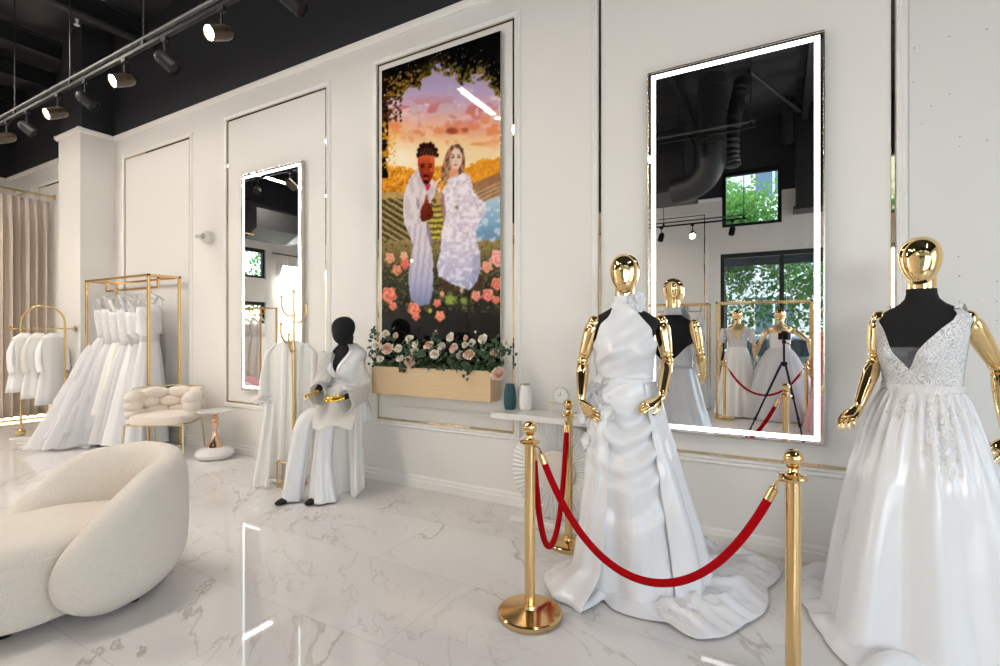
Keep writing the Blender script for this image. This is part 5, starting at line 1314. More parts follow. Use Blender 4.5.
def hem_r(a, A=ha, R=hr): return float(np.interp(a % (2 * PI), [A[-1] - 2 * PI] + A + [A[0] + 2 * PI], [R[-1]] + R + [R[0]]))
SZ = (1.155, 1.08, 1.0, .93, .86, .72, .55, .34, .12, .035)
SX = (.150, .168, .188, .202, .214, .236, .262, .300, .335, .345); SY = (.112, .128, .142, .152, .160, .185, .215, .250, .280, .29); SC_ = (0, 0, .002, .004, .01, .025, .04, .055, .065, .07)
def sk1(a, z, sw=1.0):
    rx, ry, cx = (interp(-z, [-q for q in SZ], k) for k in (SX, SY, SC_))
    x, y = cx + rx * math.sin(a), -ry * math.cos(a)
    low = smooth(.95, .15, z)
    f = .014 * low * (math.sin(7 * a + 1.2 + 1.2 * nz(math.sin(a) * 2, math.cos(a) * 2, 3)) + .6 * math.sin(13 * a + 2 + z * 1.3)) + .018 * low * nz(math.sin(a) * 2.5, math.cos(a) * 2.5, z * 1.2)
    fr = max(0, math.cos(a)) * sw
    f += drape(x, z, 1.0) * .011 * sw * smooth(0, .25, fr)
    # hanging swags below the gathered hip
    if fr > 0:
        zz = z - 3.6 * (x - .01) ** 2 - .12 * x
        f += .019 * math.sin(zz * 40 + 0.7 * nz(x * 4, z * 4, 7)) * smooth(.55, .72, z) * smooth(1.10, 1.0, z) * smooth(0, .4, fr)
        f += .010 * math.sin(zz * 25 + x * 4) * smooth(.30, .45, z) * smooth(.70, .55, z) * smooth(0, .4, fr)
    return Vector((x + math.sin(a) * f, y - math.cos(a) * f, z))
NA = 220; rings = [[sk1(2 * PI * k / NA, z) for k in range(NA)] for z in np.linspace(1.155, .035, 90)]
NF = 44
for j in range(1, NF + 1):
    q = j / NF; ring = []
    for k in range(NA):
        a = 2 * PI * k / NA; p0 = rings[89][k]; r0 = math.hypot(p0.x, p0.y); a0 = math.atan2(p0.x, -p0.y)
        R = hem_r(a0); R = max(R, r0 + .01); r = lerp(r0, R, q); ext = R - r0
        x, y = r * math.sin(a0), -r * math.cos(a0)
        # heaped folds of the train on the floor
        wv = nz(x * 7, y * 7, 1.5) + .6 * nz(x * 15, y * 13, 4)
        rad = abs(math.sin(7 * a0 + 2.2 * nz(x * 3, y * 3, 9))) ** .7
        amp = smooth(.03, .35, ext) * math.sin(PI * min(1, .12 + q * .88)) ** .8
        crk = 1 - abs(nz(x * 9 + 2 * nz(x * 3, y * 3, 8), y * 9, 6)) * 2.2; crk2 = 1 - abs(nz(x * 5 + y * 4, y * 5 - x * 3, 12)) * 2.4
        pr = r * .9; e1 = 1 - abs(nz(a0 * 3.2 + 1.3 * nz(x * 2, y * 2, 8), pr * 2.2, 6)) * 3.2; e2 = 1 - abs(nz(a0 * 6.5, pr * 3.5 + 1.2 * nz(x * 3, y * 3, 2), 12)) * 3.0
        z = .012 + .030 * (1 - q) ** 2 + max(0, amp * (.020 * wv + .020 * rad + .055 * max(0, e1) ** 1.6 + .035 * max(0, e2) ** 1.8))
        ring.append(Vector((x, y, z)))
    rings.append(ring)
MB().loft(rings).build('skirt', satin, g1, angle=0, solid=.003)
# second layer: a panel falling from the right hip over the front into the train
def over(a_, b_):
    z = lerp(1.13, .03, b_); a = lerp(.55, PI * .92, a_) + .10 * (1 - b_)
    p = sk1(a, max(z, .035), .15); o = .012 + .02 * smooth(0, 1, b_) * smooth(0, .2, a_) + .012 * math.sin(a_ * 22 + 1.5 * nz(a_ * 3, b_ * 2, 5)) * (.3 + b_)
    o += .02 * b_ ** 1.6 * smooth(.0, .4, a_)
    return Vector((p.x + math.sin(a) * o, p.y - math.cos(a) * o, z))
MB().grid(over, 70, 60).build('over_panel', satin, g1, angle=0, solid=.003)
def sidep(a_, b_):
    z = lerp(1.06, .015, b_ ** .9); a = lerp(-1.05, -.42, a_) - .10 * b_
    p = sk1(a, max(z, .035), .2); o = .012 + .04 * b_ ** 2 + .010 * math.sin(a_ * 12 + b_ * 2)
    o += .14 * smooth(.86, 1, b_)
    return Vector((p.x + math.sin(a) * o, p.y - math.cos(a) * o, z))
MB().grid(sidep, 36, 50).build('side_sash', satin, g1, angle=0, solid=.003)
mb = MB(); random.seed(9)
for (x, z, r) in ((-.135, 1.00, .062), (-.075, .975, .05), (-.165, 1.08, .05), (-.16, 1.02, .045), (-.175, .93, .045), (-.165, .80, .045), (-.17, .72, .04), (-.145, 1.14, .04)):
    a = math.asin(max(-.98, min(.98, x / .185))); p = sk1(a, z); flower(MB(), p + Vector((math.sin(a) * .012, -math.cos(a) * .022, 0)), (math.sin(a), -1.2, .15), r, 5, 2).build('fabric_flower', satin, g1, angle=0)


# ---------------- mannequin with the lace V-neck ball gown
M2 = Vector((.573, 2.99, 0)); A2 = -.56; d2_ = 2.33
S2 = lambda u, v, dd=0.0: px(u, v, d2_ + dd)
m2 = mannequin('gold-headed mannequin in the lace V-neck ball gown at the right edge', M2, A2, .37, htop=1.849, arms=[
    (S2(880, 318, .13), S2(875, 361, .13), S2(858, 408, .03), (-rightv * .70 - upv * .42 - camv * .30), -upv * .75 + rightv * .55 + camv * .1, -1, 1.15),
    (S2(968, 318, -.06), S2(999, 369, -.02), S2(1009, 440, -.16), (-rightv * .80 - upv * .45 - camv * .35), -upv * .6 + camv * .7, 1, .55)])
g2 = thing('ball_gown', 'white A-line ball gown with sheer lace V-neck bodice and satin skirt', 'gown', M2, A2)
WZ2 = 1.155
VB = 1.235                      # bottom of the V
def lace_pt(s, b, side):
    z = lerp(WZ2, 1.505, b)
    ai = 0 if z < VB else math.asin(min(.97, lerp(0, .80, (z - VB) / (1.49 - VB)) * 1.0))
    am = interp(z, (WZ2, 1.26, 1.33, 1.38, 1.43, 1.475, 1.505), (PI, PI, 2.2, 1.72, 1.42, 1.36, 1.38))
    a = side * lerp(ai, max(am, ai + .22), s)
    p = torso(z, a, .009 + .0015 * nz(a * 9, z * 30, 2)); return p
for sd in (-1, 1):
    MB().grid(lambda a, b: lace_pt(a, b, sd), 40, 50).build('lace_bodice', lace, g2, angle=0)
    # strap over the shoulder and down to the back
    def strap(a, b):
        f0 = lace_pt(a, 1.0, sd); b0 = Vector((f0.x * .97, .075 - .01 * a, f0.z - .005)); b1 = torso(1.36, sd * (PI - lerp(.55, 1.15, a)), .010)
        if b < .5: t_ = b * 2; p = f0.lerp(b0, t_); p.z += .026 * math.sin(PI * t_) + .004; return p
        t_ = b * 2 - 1; p = b0.lerp(b1, t_); p.y += .02 * math.sin(PI * t_); return p
    MB().grid(strap, 8, 24).build('shoulder_strap', lace, g2, angle=0)
MB().grid(lambda a, b: torso(lerp(WZ2, 1.36, b), lerp(1.9, 2 * PI - 1.9, a), .011), 30, 14).build('lace_back', lace, g2, angle=0)
def vin(a, b):
    z = lerp(1.225, 1.335, b); ai = math.asin(min(.97, lerp(.0, .80, max(0, z - VB) / (1.49 - VB)))) + .04
    return torso(z, lerp(-ai, ai, a), .006)
MB().grid(vin, 12, 12).build('sheer_inset', tulle_mat('grey_net', (.55, .56, .60), .35), g2, angle=0)
MB().loft([[torso(z, 2 * PI * k / 64, .0125) for k in range(64)] for z in np.linspace(WZ2 - .02, WZ2 + .012, 5)]).build('waistband', lace_mat('dense_lace', .8, 40), g2, angle=0, solid=.003)
W2i = WM[g2.name].inverted()
hp2 = []
for u, v in [(796, 560), (797, 585), (808, 610), (822, 634), (832, 650), (850, 668), (880, 690), (920, 700), (960, 700), (1000, 690), (1035, 660), (1050, 630), (1040, 600)]:
    p = W2i @ pZ(u, v, .01); hp2.append((math.atan2(p.x, -p.y) % (2 * PI), math.hypot(p.x, p.y)))
p = W2i @ Vector((.33, 3.46, 0)); hp2.append((math.atan2(p.x, -p.y) % (2 * PI), math.hypot(p.x, p.y)))
p = W2i @ Vector((.85, 3.46, 0)); hp2.append((math.atan2(p.x, -p.y) % (2 * PI), math.hypot(p.x, p.y)))
hp2.sort(); ha2 = [h[0] for h in hp2]; hr2 = [h[1] for h in hp2]
print('hem2', [(round(a, 2), round(r, 2)) for a, r in hp2])
rng = np.random.RandomState(12); FP = [(2 * PI * i / 12 + rng.uniform(-.14, .14), rng.uniform(.5, 1.15), rng.uniform(.13, .22)) for i in range(12)]
def sk2(a, z):
    s = (WZ2 - z) / WZ2
    R0 = interp(s, (0, .06, .17, .36, .65, 1), (.142, .172, .222, .297, .375, .445)); R0y = interp(s, (0, .06, .17, .36, .65, 1), (.105, .140, .20, .28, .36, .43))
    x, y = R0 * math.sin(a), -R0y * math.cos(a)
    f = 0
    for (c0, h, wd) in FP:      # rounded pipes of heavy satin
        dlt = (a - c0 + PI) % (2 * PI) - PI; wd2 = wd * (1.0 + .35 * s)
        f += h * math.exp(-(dlt / wd2) ** 2) - .115 * h
    f = (f) * .105 * smooth(0, 1, s) ** .9 + .010 * math.sin(a * 27 + 2 * nz(math.cos(a), math.sin(a), 4)) * smooth(.0, .06, s) * smooth(.45, .1, s)
    f += .012 * nz(math.sin(a) * 3, math.cos(a) * 3, z * 3) * s
    return Vector((x + math.sin(a) * f, y - math.cos(a) * f, z))
NA2 = 360; rings = [[sk2(2 * PI * k / NA2, z) for k in range(NA2)] for z in np.linspace(WZ2, .05, 70)]
for j in range(1, 15):
    q = j / 14; ring = []
    for k in range(NA2):
        p0 = rings[69][k]; r0 = math.hypot(p0.x, p0.y); a0 = math.atan2(p0.x, -p0.y); R = max(hem_r(a0, ha2, hr2), r0 + .015); r = lerp(r0, R, q)
        x, y = r * math.sin(a0), -r * math.cos(a0); ext = R - r0
        amp = smooth(.02, .3, ext) * math.sin(PI * min(1, .1 + q * .9))
        ring.append(Vector((x, y, .012 + .035 * (1 - q) ** 1.6 + max(0, amp * (.06 * abs(math.sin(8 * a0 + 2 * nz(x * 4, y * 4, 2))) ** .7 + .03 * nz(x * 11, y * 11, 3))))))
    rings.append(ring)
MB().loft(rings).build('skirt', satin, g2, angle=0, solid=.003)
MB().loft([[Vector((p.x * .94, p.y * .94, p.z)) for p in r] for r in rings[::6][:11]]).build('underskirt', cottonw, g2, angle=0)
# lace motifs trailing from the waist down the skirt
random.seed(31); k_ = 0
mb = MB()
def motif(a, z, r):
    p = sk2(a, z); n = Vector((math.sin(a), -math.cos(a), .22)).normalized(); q = Vector((0, 0, 1)).rotation_difference(n); ph = random.uniform(0, 6)
    for i in range(6):
        an = ph + 2 * PI * i / 6
        vs = []
        for (u_, w_) in ((.12, 0), (.5, .22), (1, 0), (.5, -.22)):
            l = Vector((r * (u_ * math.cos(an) - w_ * math.sin(an)), r * (u_ * math.sin(an) + w_ * math.cos(an)), .002 + .003 * abs(w_))); vs.append(mb.bm.verts.new(p + n * .002 + q @ l))
        mb.bm.faces.new(vs)
for i in range(170):
    t_ = random.random() ** 1.4; a = random.gauss(.62, .16) + .1 * t_; motif(a, WZ2 - .01 - t_ * .36, random.uniform(.010, .018))
for i in range(110):
    t_ = random.random() ** 1.8; a = random.uniform(-1.3, 1.5); motif(a, WZ2 - .005 - t_ * .13, random.uniform(.010, .02))
for i in range(60):
    t_ = random.random() ** 1.4; a = random.gauss(-.95, .13); motif(a, WZ2 - .01 - t_ * .25, random.uniform(.009, .016))
for i in range(60):
    t_ = random.random() ** 1.4; a = random.gauss(-.15, .10); motif(a, WZ2 - .01 - t_ * .15, random.uniform(.012, .02))
o = mb.build('lace_motifs', cottonw, g2, smooth=False); o['kind'] = 'stuff'

squash_wall(g1, 3.30, 3.53); squash_wall(g2, 3.30, 3.53)
# ---------------- seated black-headed mannequin in a white satin set
HP = Vector((-3.43, 3.28, 0)); DZ = -.245
ms = thing('seated_mannequin', 'black-headed mannequin with gold hands seated on a white cube', 'mannequin', (HP.x, HP.y, 0), .08)
torso_mesh(.60, 1.305, DZ).build('torso', blackf, ms)
hc = px(343.2, 330.5, 4.42); hl = WM[ms.name].inverted() @ hc
egg_head(hl, .10, -.35, .245, .185).build('head', blackf, ms)
MB().tube([(0, .0, 1.30), (hl.x * .3, -.005, 1.36), (hl.x * .7, hl.y * .6, hl.z - .06)], [.054, .052, .05], 24).build('neck', blackf, ms)
cb = thing('display_cube', 'white display cube the seated mannequin sits on', 'cube', (-3.475, 3.25, 0))
MB().box(-.15, -.15, 0, .15, .15, .60, .006).build('block', whitel, cb, smooth=False)
kn = [px(306, 424, 4.22), px(328, 424, 4.24)]; ft = [px(292, 500, 4.17), px(321, 500, 4.17)]
hip = [Vector((-3.50, 3.24, .665)), Vector((-3.36, 3.24, .665))]
shL, shR = px(327.5, 356, 4.46), px(358.5, 356, 4.52); elL, elR = px(321.5, 386, 4.44), px(364, 389, 4.44); wrL, wrR = px(316.5, 391.5, 4.16), px(343, 398, 4.13)
goldh = mat('yellow_gold', (.90, .58, .10), .2, 1.0)
for i, (a, b, c) in enumerate(zip(hip, kn, ft)):
    MB().tube(spline([a, b, c + Vector((0, .05, .03))], 8), [lerp(.075, .04, k / 16) for k in range(17)], 16).build('leg', blackf, ms, world=True)
    MB().sphere(Vector((c.x - .01, c.y - .075, .022)), (.042, .095, .022), mat=Matrix.Rotation(.25, 3, 'Z')).build('foot', blackf, ms, world=True)
for (s_, e_, w_, hd, hn, sd) in ((shL, elL, wrL, (-rightv * .35 - camv * .9 - upv * .1), -upv + rightv * .3, 1), (shR, elR, wrR, (-rightv * .98 - camv * .35 + upv * .0), -upv * .8 + camv * .4, -1)):
    MB().tube([s_.lerp(e_, .3), e_, w_], [.036, .032, .022], 14).build('arm', blackf, ms, world=True)
    hand_mesh(w_, hd, hn, sd, .165, .55).build('hand', goldh, ms, world=True)
su = thing('satin_lounge_set', 'white satin robe and wide trousers on the seated mannequin', 'lounge set', (HP.x, HP.y, 0), .08)
def seat_top(s, b):
    z = lerp(.60, 1.30, b); ai = 0 if z < 1.04 else math.asin(min(.95, (z - 1.04) * 2.2)); a = (1 if s > 0 else -1) * lerp(ai, PI, abs(s))
    p = torso(z, a, .014 + .02 * smooth(.95, .72, z), DZ); n = Vector((math.sin(a), -math.cos(a), 0))
    return p + n * (.006 * math.sin(a * 9 + 3 * nz(a * 2, z * 4, 2)) * smooth(1.25, .95, z) + .004 * math.sin((p.x * .7 + z) * 60) * max(0, math.cos(a)))
for sd in (-1, 1): MB().grid(lambda a, b: seat_top(sd * max(a, 1e-4), b), 40, 40).build('robe_front' if 1 else '', satin, su, angle=0, solid=.003)
MB().loft([[torso(z, 2 * PI * k / 48, .022 + .003 * math.sin(z * 220 + k * .4), DZ) for k in range(48)] for z in np.linspace(.905, .955, 8)]).build('belt', satin, su, angle=0, solid=.003)
MB().grid(lambda a, b: WM[su.name].inverted() @ (px(lerp(340, 347, a) + 3 * math.sin(b * 3), lerp(386, 402, b), 4.30 - .02 * math.sin(a * 3))), 6, 8).build('belt_bow', satin, su, angle=0, solid=.003)
for sd in (-1, 1): # collar bands
    MB().grid(lambda a, b: torso(lerp(1.0, 1.285, b), sd * (math.asin(min(.95, max(0, (lerp(1.0, 1.285, b) - 1.04) * 2.2))) + .02 + a * .22), .022, DZ), 5, 24).build('collar_band', satin, su, angle=0, solid=.004)
for i, (s_, e_, w_, dirx) in enumerate(((shL, elL, wrL, -1), (shR, elR, wrR, 1))):
    P = spline([s_ + (s_ - e_).normalized() * .035, s_.lerp(e_, .55), e_ + Vector((0, 0, -.012)), e_.lerp(w_, .6) + Vector((0, 0, -.03)), w_ + (e_ - w_).normalized() * .02 + Vector((0, 0, -.035))], 8)
    n = len(P); R = [interp(k / (n - 1), (0, .05, .2, .5, .75, 1), (.050, .064, .070, .078, .090, .10)) for k in range(n)]
    rings = []
    for k in range(n):
        t_ = (P[min(k + 1, n - 1)] - P[max(k - 1, 0)]).normalized(); X = t_.cross(upv); X = X.normalized() if X.length > .05 else rightv; Y = X.cross(t_)
        rings.append([P[k] + X * (R[k] * .62 * math.cos(q) * (1 + .08 * math.sin(5 * q + k * .5))) + Y * (R[k] * math.sin(q) * (1 + .08 * math.sin(4 * q + k * .6))) for q in [2 * PI * j / 36 for j in range(36)]])
    MB().loft(rings, cap0=True).build('sleeve', sheer, su, angle=0, world=True, solid=.003)
for i, (a, b, c) in enumerate(zip(hip, kn, ft)):
    w0 = (.095, .105)[i]; hx = (.105, .125)[i]
    mid = b.lerp(c, .5) + Vector((0, -.02, 0)); fl_ = c + Vector(((.0, .03)[i], -.0, 0)); fl_.z = .015
    P = spline([a + Vector((0, .02, .02)), a.lerp(b, .5) + Vector((0, 0, .03)), b + Vector((0, -.005, .012)), mid, fl_], 10); n = len(P)
    R = [interp(k / (n - 1), (0, .25, .48, .55, .75, 1), (.12, .10, .080, .078, .082, (.088, .118)[i])) for k in range(n)]; rings = []
    for k in range(n):
        t_ = (P[min(k + 1, n - 1)] - P[max(k - 1, 0)]).normalized()
        if k > n * .6: t_ = Vector((0, 0, -1))
        X = Vector((1, 0, 0)); Y = t_.cross(X).normalized(); s = max(0, (k / (n - 1) - .5) * 2)
        rings.append([P[k] + X * (R[k] * math.cos(q) * (1 + (.04 + .12 * s) * math.sin(6 * q + i + .8 * s))) + Y * (R[k] * .88 * math.sin(q) * (1 + (.03 + .12 * s) * math.sin(5 * q + 2 * i))) for q in [2 * PI * j / 60 for j in range(60)]])
    MB().loft(rings, cap0=True).build('trouser_leg', satin, su, angle=0, world=True, solid=.003)
W_ = WM[su.name].inverted()
def lap(a, b): # robe skirt lying over the thighs
    u = lerp(lerp(314, 362, a), lerp(312, 352, a), b); v = lerp(392, 428, b) + 2 * math.sin(a * 8) - 6 * math.sin(PI * a) * (1 - b)
    return W_ @ px(u, v, lerp(4.38, 4.07, b) + .02 * math.sin(a * 9 + b * 3))
MB().grid(lap, 30, 16).build('robe_lap', sheer, su, angle=0, solid=.003)
def tail(a, b): # robe side hanging down to the floor
    u = lerp(lerp(347, 361, a), lerp(351, 364.5, a), b); v = lerp(396, 488 + 13 * (1 - a), b)
    p = px(u, v, lerp(4.34, 4.24, b) + .05 * math.sin(a * 8 + b * 2)); p.z = max(p.z, .012); return W_ @ p
MB().grid(tail, 24, 30).build('robe_tail', satin2, su, angle=0, solid=.003)
# ------------------------------------------------------------------ the street side of the shop (seen in the mirrors)
nude = mat('satin_gold_body', (.80, .60, .36), .30, .85)
cube_rack('tall gold display frame around the two window mannequins, seen in the mirror', -.945, .44, -2.62, -2.18, 1.93, bar=False, s=.016)
def win_mannequin(label, glabel, loc, rz, arms, kind):
    m = mannequin(label, loc, rz, 0, goldm, nude, arms, 1.80, nude)
    g = thing('window_gown', glabel, 'gown', loc, rz)
    # open V at the back (local +y is the wearer's back)
    def pt(a, b, sd):
        z = lerp(1.15, 1.49 if kind == 'lace' else 1.40, b)
        ai = math.asin(min(.95, max(0, z - 1.27) * 3.2)); am = interp(z, (1.15, 1.36, 1.43, 1.5), (PI, PI, 1.9, 1.75))
        q = PI - lerp(ai, am, a) if kind == 'lace' else PI - lerp(0, PI, a)
        p = torso(z, sd * q, .010); return p
    for sd in (-1, 1): MB().grid(lambda a, b: pt(a, b, sd), 24, 24).build('bodice', lace_m2 if kind == 'lace' else satin2, g, angle=0)
    if kind == 'lace':
        for (sh, el, *_r) in arms:
            W_ = WM[g.name].inverted(); s0, e0 = W_ @ Vector(sh), W_ @ Vector(el)
            MB().tube(spline([s0 + Vector((0, 0, .03)), s0.lerp(e0, .4), s0.lerp(e0, .8)], 6), [.056] * 13, 18).build('lace_sleeve', lace_m2, g, angle=0)
    n = 96
    for nm, sc_, amp, kk, m_, z1 in ((('skirt', 1, .10, 12, satin2, .02),) if kind == 'lace' else (('underskirt', .88, .06, 11, satin, .03), ('tulle_layer', 1.0, .08, 17, tulle, .01), ('tulle_layer', 1.08, .10, 9, tulle, .02))):
        rings = []
        for j in range(18):
            s = j / 17; z = lerp(1.16, z1, s); rx = lerp(.145, (.34 if kind == 'lace' else .62) * sc_, s ** (.66 if kind == 'lace' else .75)); ry = lerp(.105, (.31 if kind == 'lace' else .55) * sc_, s ** (.60 if kind == 'lace' else .75))
            rings.append([Vector((rx * math.sin(p) * (f := folds(p, s, kk, amp, 2.2)), -ry * math.cos(p) * f + (.16 * s ** 3 * max(0, -math.cos(p)) if kind == 'lace' else 0), z)) for p in [2 * PI * k / n for k in range(n)]])
        MB().loft(rings).build(nm, m_, g, angle=0)
    return m
lace_m2 = lace_mat('ivory_lace', .55, 30)
p3 = Vector((-.645, -2.42, 0)); p4 = Vector((.0, -2.42, 0))
L3 = lambda x, y, z: p3 + Vector((x, y, z)); L4 = lambda x, y, z: p4 + Vector((x, y, z))
win_mannequin('gold mannequin in long ivory lace-sleeved gown by the street window, seen in the mirror', 'long ivory gown with lace V-back and short sleeves, seen in the mirror', p3, 0, [
    (L3(-.20, 0, 1.44), L3(-.26, .02, 1.19), L3(-.28, -.02, .95), Vector((.1, -.1, -1)), Vector((1, 0, 0)), 1, .5), (L3(.20, 0, 1.44), L3(.26, .02, 1.19), L3(.28, -.02, .95), Vector((-.1, -.1, -1)), Vector((-1, 0, 0)), -1, .5)], 'lace')
win_mannequin('gold mannequin in a wide tulle ball gown, behind the tripod in the mirror', 'wide white tulle ball gown behind the black tripod, seen in the mirror', p4, 0, [
    (L4(-.20, 0, 1.44), L4(-.30, .06, 1.22), L4(-.36, -.06, 1.02), Vector((.1, -.3, -1)), Vector((1, 0, 0)), 1, .5), (L4(.20, 0, 1.44), L4(.40, .10, 1.28), L4(.44, .0, 1.04), Vector((-.3, -.3, -.9)), Vector((-1, 0, 0)), -1, .5)], 'tulle')
cube_rack('gold gown rack left of the display frame, seen in the mirror', -2.62, -1.16, -3.12, -2.72, 1.95)
for i, x in enumerate((-2.45, -2.22, -1.98, -1.74, -1.52, -1.32)):
    hanger('white hanger %s on the mirrored gold gown rack' % ('first from the wall end', 'second', 'third', 'fourth', 'fifth', 'nearest the display frame')[i], (x, -2.92, 1.82), PI / 2 - .2, group='hangers on the mirrored rack')
    gown('white gown, %s on the gold rack left of the display frame in the mirror' % ('farthest', 'second', 'third', 'fourth', 'fifth', 'nearest')[i], (x, -2.92, 0), PI / 2 - .2, 1.70, 1.30, .04, flare=(.38 + .04 * (i % 2), .17), style=('tulle', 'satin', 'tulle', 'lace', 'tulle', 'tulle')[i], seed=i * 1.3 + 7, group='gowns on the mirrored rack')
cube_rack('gold rack of coloured tulle gowns at the right edge of the large mirror', .44, 1.75, -1.68, -1.30, 1.72)
for i, (x, st_) in enumerate(((.59, 'pink'), (1.0, 'tulle'), (1.4, 'pink'))):
    hanger('white hanger %s on the coloured gown rack' % ('nearest the display frame', 'in the middle', 'at the far end')[i], (x, -1.49, 1.595), PI / 2 + .1, group='hangers on the coloured gown rack')
    g = gown(('coral and pink tulle gown at the right edge of the large mirror', 'white tulle gown behind the coral one on the coloured gown rack', 'coral tulle gown at the far end of the coloured gown rack')[i], (x, -1.49, 0), PI / 2 + .1, 1.46, 1.08, .03, flare=(.50, .26), style=st_, seed=3.1 + i, group='gowns on the coloured gown rack')
# far-end rack and pouf, seen in the narrow mirror
cube_rack('gold gown rack at the far end of the shop, seen in the smaller mirror', -11.75, -10.12, -.42, -.02, 1.98)
for i, x in enumerate((-11.5, -11.2, -10.9, -10.62, -10.36)):
    hanger('white hanger %s on the far-end gold rack' % ('farthest', 'second', 'third', 'fourth', 'nearest')[i], (x, -.22, 1.85), PI / 2 - .9, group='hangers on the far-end rack')
    gown('ivory gown, %s on the gold rack seen in the smaller mirror' % ('farthest', 'second', 'third', 'fourth', 'nearest')[i], (x, -.22, 0), PI / 2 - .9, 1.73, 1.32, .05, flare=(.28, .16), style=('lace', 'satin')[i % 2], seed=i * 2.1 + 2, group='gowns on the far-end rack')
pf = thing('pouf', 'round dusty pink scalloped pouf, seen low in the smaller mirror', 'pouf', (-10.3, .28, 0))
dpink = mat('dusty_pink_velvet', (.52, .25, .28), .8, sheen=.4)
MB().loft([[Vector((r * math.cos(a) * (1 + .07 * abs(math.cos(4 * a))), r * math.sin(a) * (1 + .07 * abs(math.cos(4 * a))), z)) for a in np.linspace(0, 2 * PI, 65)[:-1]] for r, z in ((.20, .02), (.27, .05), (.30, .16), (.30, .30), (.27, .40), (.18, .44), (.02, .43))], cap0=True, cap1=True).build('cushion', dpink, pf, angle=0)
MB().lathe([(.001, 0), (.2, 0), (.2, .03), (.001, .03)], (0, 0, 0), 32).build('plinth', gold, pf)
sh = thing('window_sheer', 'white sheer curtain over the far window, seen in the smaller mirror', 'curtain', (XL + .12, -2.9, 0))
MB().grid(lambda a, b: Vector((.03 * math.sin(a * 90) + .01 * math.sin(a * 37), lerp(-.95, .95, a), lerp(3.6, .05, b))), 160, 6).build('drape', sheer, sh, angle=0)
MB().rod((0, -1.0, 3.62), (0, 1.0, 3.62), .014).build('rod', black, sh)

# the photographer's tripod and camera, standing where the picture was taken from
tp = thing('camera_tripod', 'black tripod with camera standing before the large mirror, seen in its reflection', 'tripod', (0, 0, 0))
bk = Vector((ST, -CT, 0)); ctr = bk * .09
MB().rod(ctr + Vector((0, 0, .98)), ctr + Vector((0, 0, 1.27)), .013).build('centre_column', black, tp)
MB().lathe([(.001, 0), (.035, 0), (.042, .02), (.035, .05), (.001, .05)], ctr + Vector((0, 0, .99)), 20).build('shoulder', black, tp)
MB().sphere(ctr + Vector((0, 0, 1.29)), .026).build('ball_head', black, tp); MB().rod(ctr + Vector((0, 0, 1.285)), ctr + Vector((.10, -.07, 1.245)), .006).build('pan_handle', black, tp)
for k in range(3):
    a = math.radians(60 + 120 * k); o = Vector((math.cos(a), math.sin(a), 0))
    p0 = ctr + o * .035 + Vector((0, 0, 1.0)); p1 = ctr + o * .44 + Vector((0, 0, .012))
    lg = MB().rod(p0, p0.lerp(p1, .40), .014).build('leg', black, tp)
    MB().rod(p0.lerp(p1, .38), p0.lerp(p1, .72), .0115).build('middle_section', black, lg); MB().rod(p0.lerp(p1, .70), p1, .009).build('lower_section', black, lg)
    for q in (.39, .71): MB().rod(p0.lerp(p1, q - .015), p0.lerp(p1, q + .015), .018).build('leg_clamp', black, lg)
    MB().sphere(p1, .012).build('rubber_foot', black, lg)
cm = thing('photo_camera', 'black camera on top of the tripod, seen in the mirror', 'camera', (ctr.x, ctr.y, 1.315), TH)
MB().box(-.068, -.035, .0, .068, .022, .088, .008).build('body', black, cm, smooth=False)
MB().box(-.028, -.03, .086, .028, .02, .112, .008).build('viewfinder', black, cm, smooth=False); MB().box(.034, .0, .012, .068, .036, .082, .008).build('grip', black, cm, smooth=False)
MB().lathe([(.001, 0), (.034, 0), (.034, .045), (.030, .045), (.028, .036), (.001, .034)], (0, .018, .046), 24, Matrix.Rotation(-PI / 2, 3, 'X')).build('lens', black, cm)
MB().lathe([(.001, 0), (.012, 0), (.012, .008), (.001, .008)], (.048, 0, .088), 14).build('dial', black, cm)

# ------------------------------------------------------------------ the street outside
asph = mat('asphalt', (.12, .12, .125), .9, bump=.3, bscale=60); conc = mat('pavement', (.42, .41, .39), .85, var=.1)
struct('ground_pavement', MB().box(-20, -7.2, -.25, 9, BW - .2, -.05), conc); struct('ground_street', MB().box(-40, -40, -.45, 30, -7.2, -.15), asph)
struct('ground_side', MB().box(-40, -7.2, -.25, XL - .2, 10, -.05), conc); struct('ground_right', MB().box(XR + .2, -7.2, -.25, 30, 10, -.05), conc)
struct('roof_slab', MB().box(XL - .3, BW - .3, CEIL + .25, XR + .3, D + .3, CEIL + .45), darkp)
bark = mat('bark', (.10, .075, .055), .9, bump=.6, bscale=30)
def leafmat():
    m = mat('tree_leaf', (.10, .24, .05), .55, var=.45, vscale=3); nt = m.node_tree; b = nt.nodes['Principled BSDF']
    tl = node(nt, 'ShaderNodeBsdfTranslucent'); tl.inputs[0].default_value = (.16, .36, .06, 1); mx = node(nt, 'ShaderNodeMixShader'); mx.inputs[0].default_value = .45
    nt.links.new(b.outputs[0], mx.inputs[1]); nt.links.new(tl.outputs[0], mx.inputs[2]); nt.links.new(mx.outputs[0], nt.nodes['Material Output'].inputs[0]); return m
tleaf = leafmat()
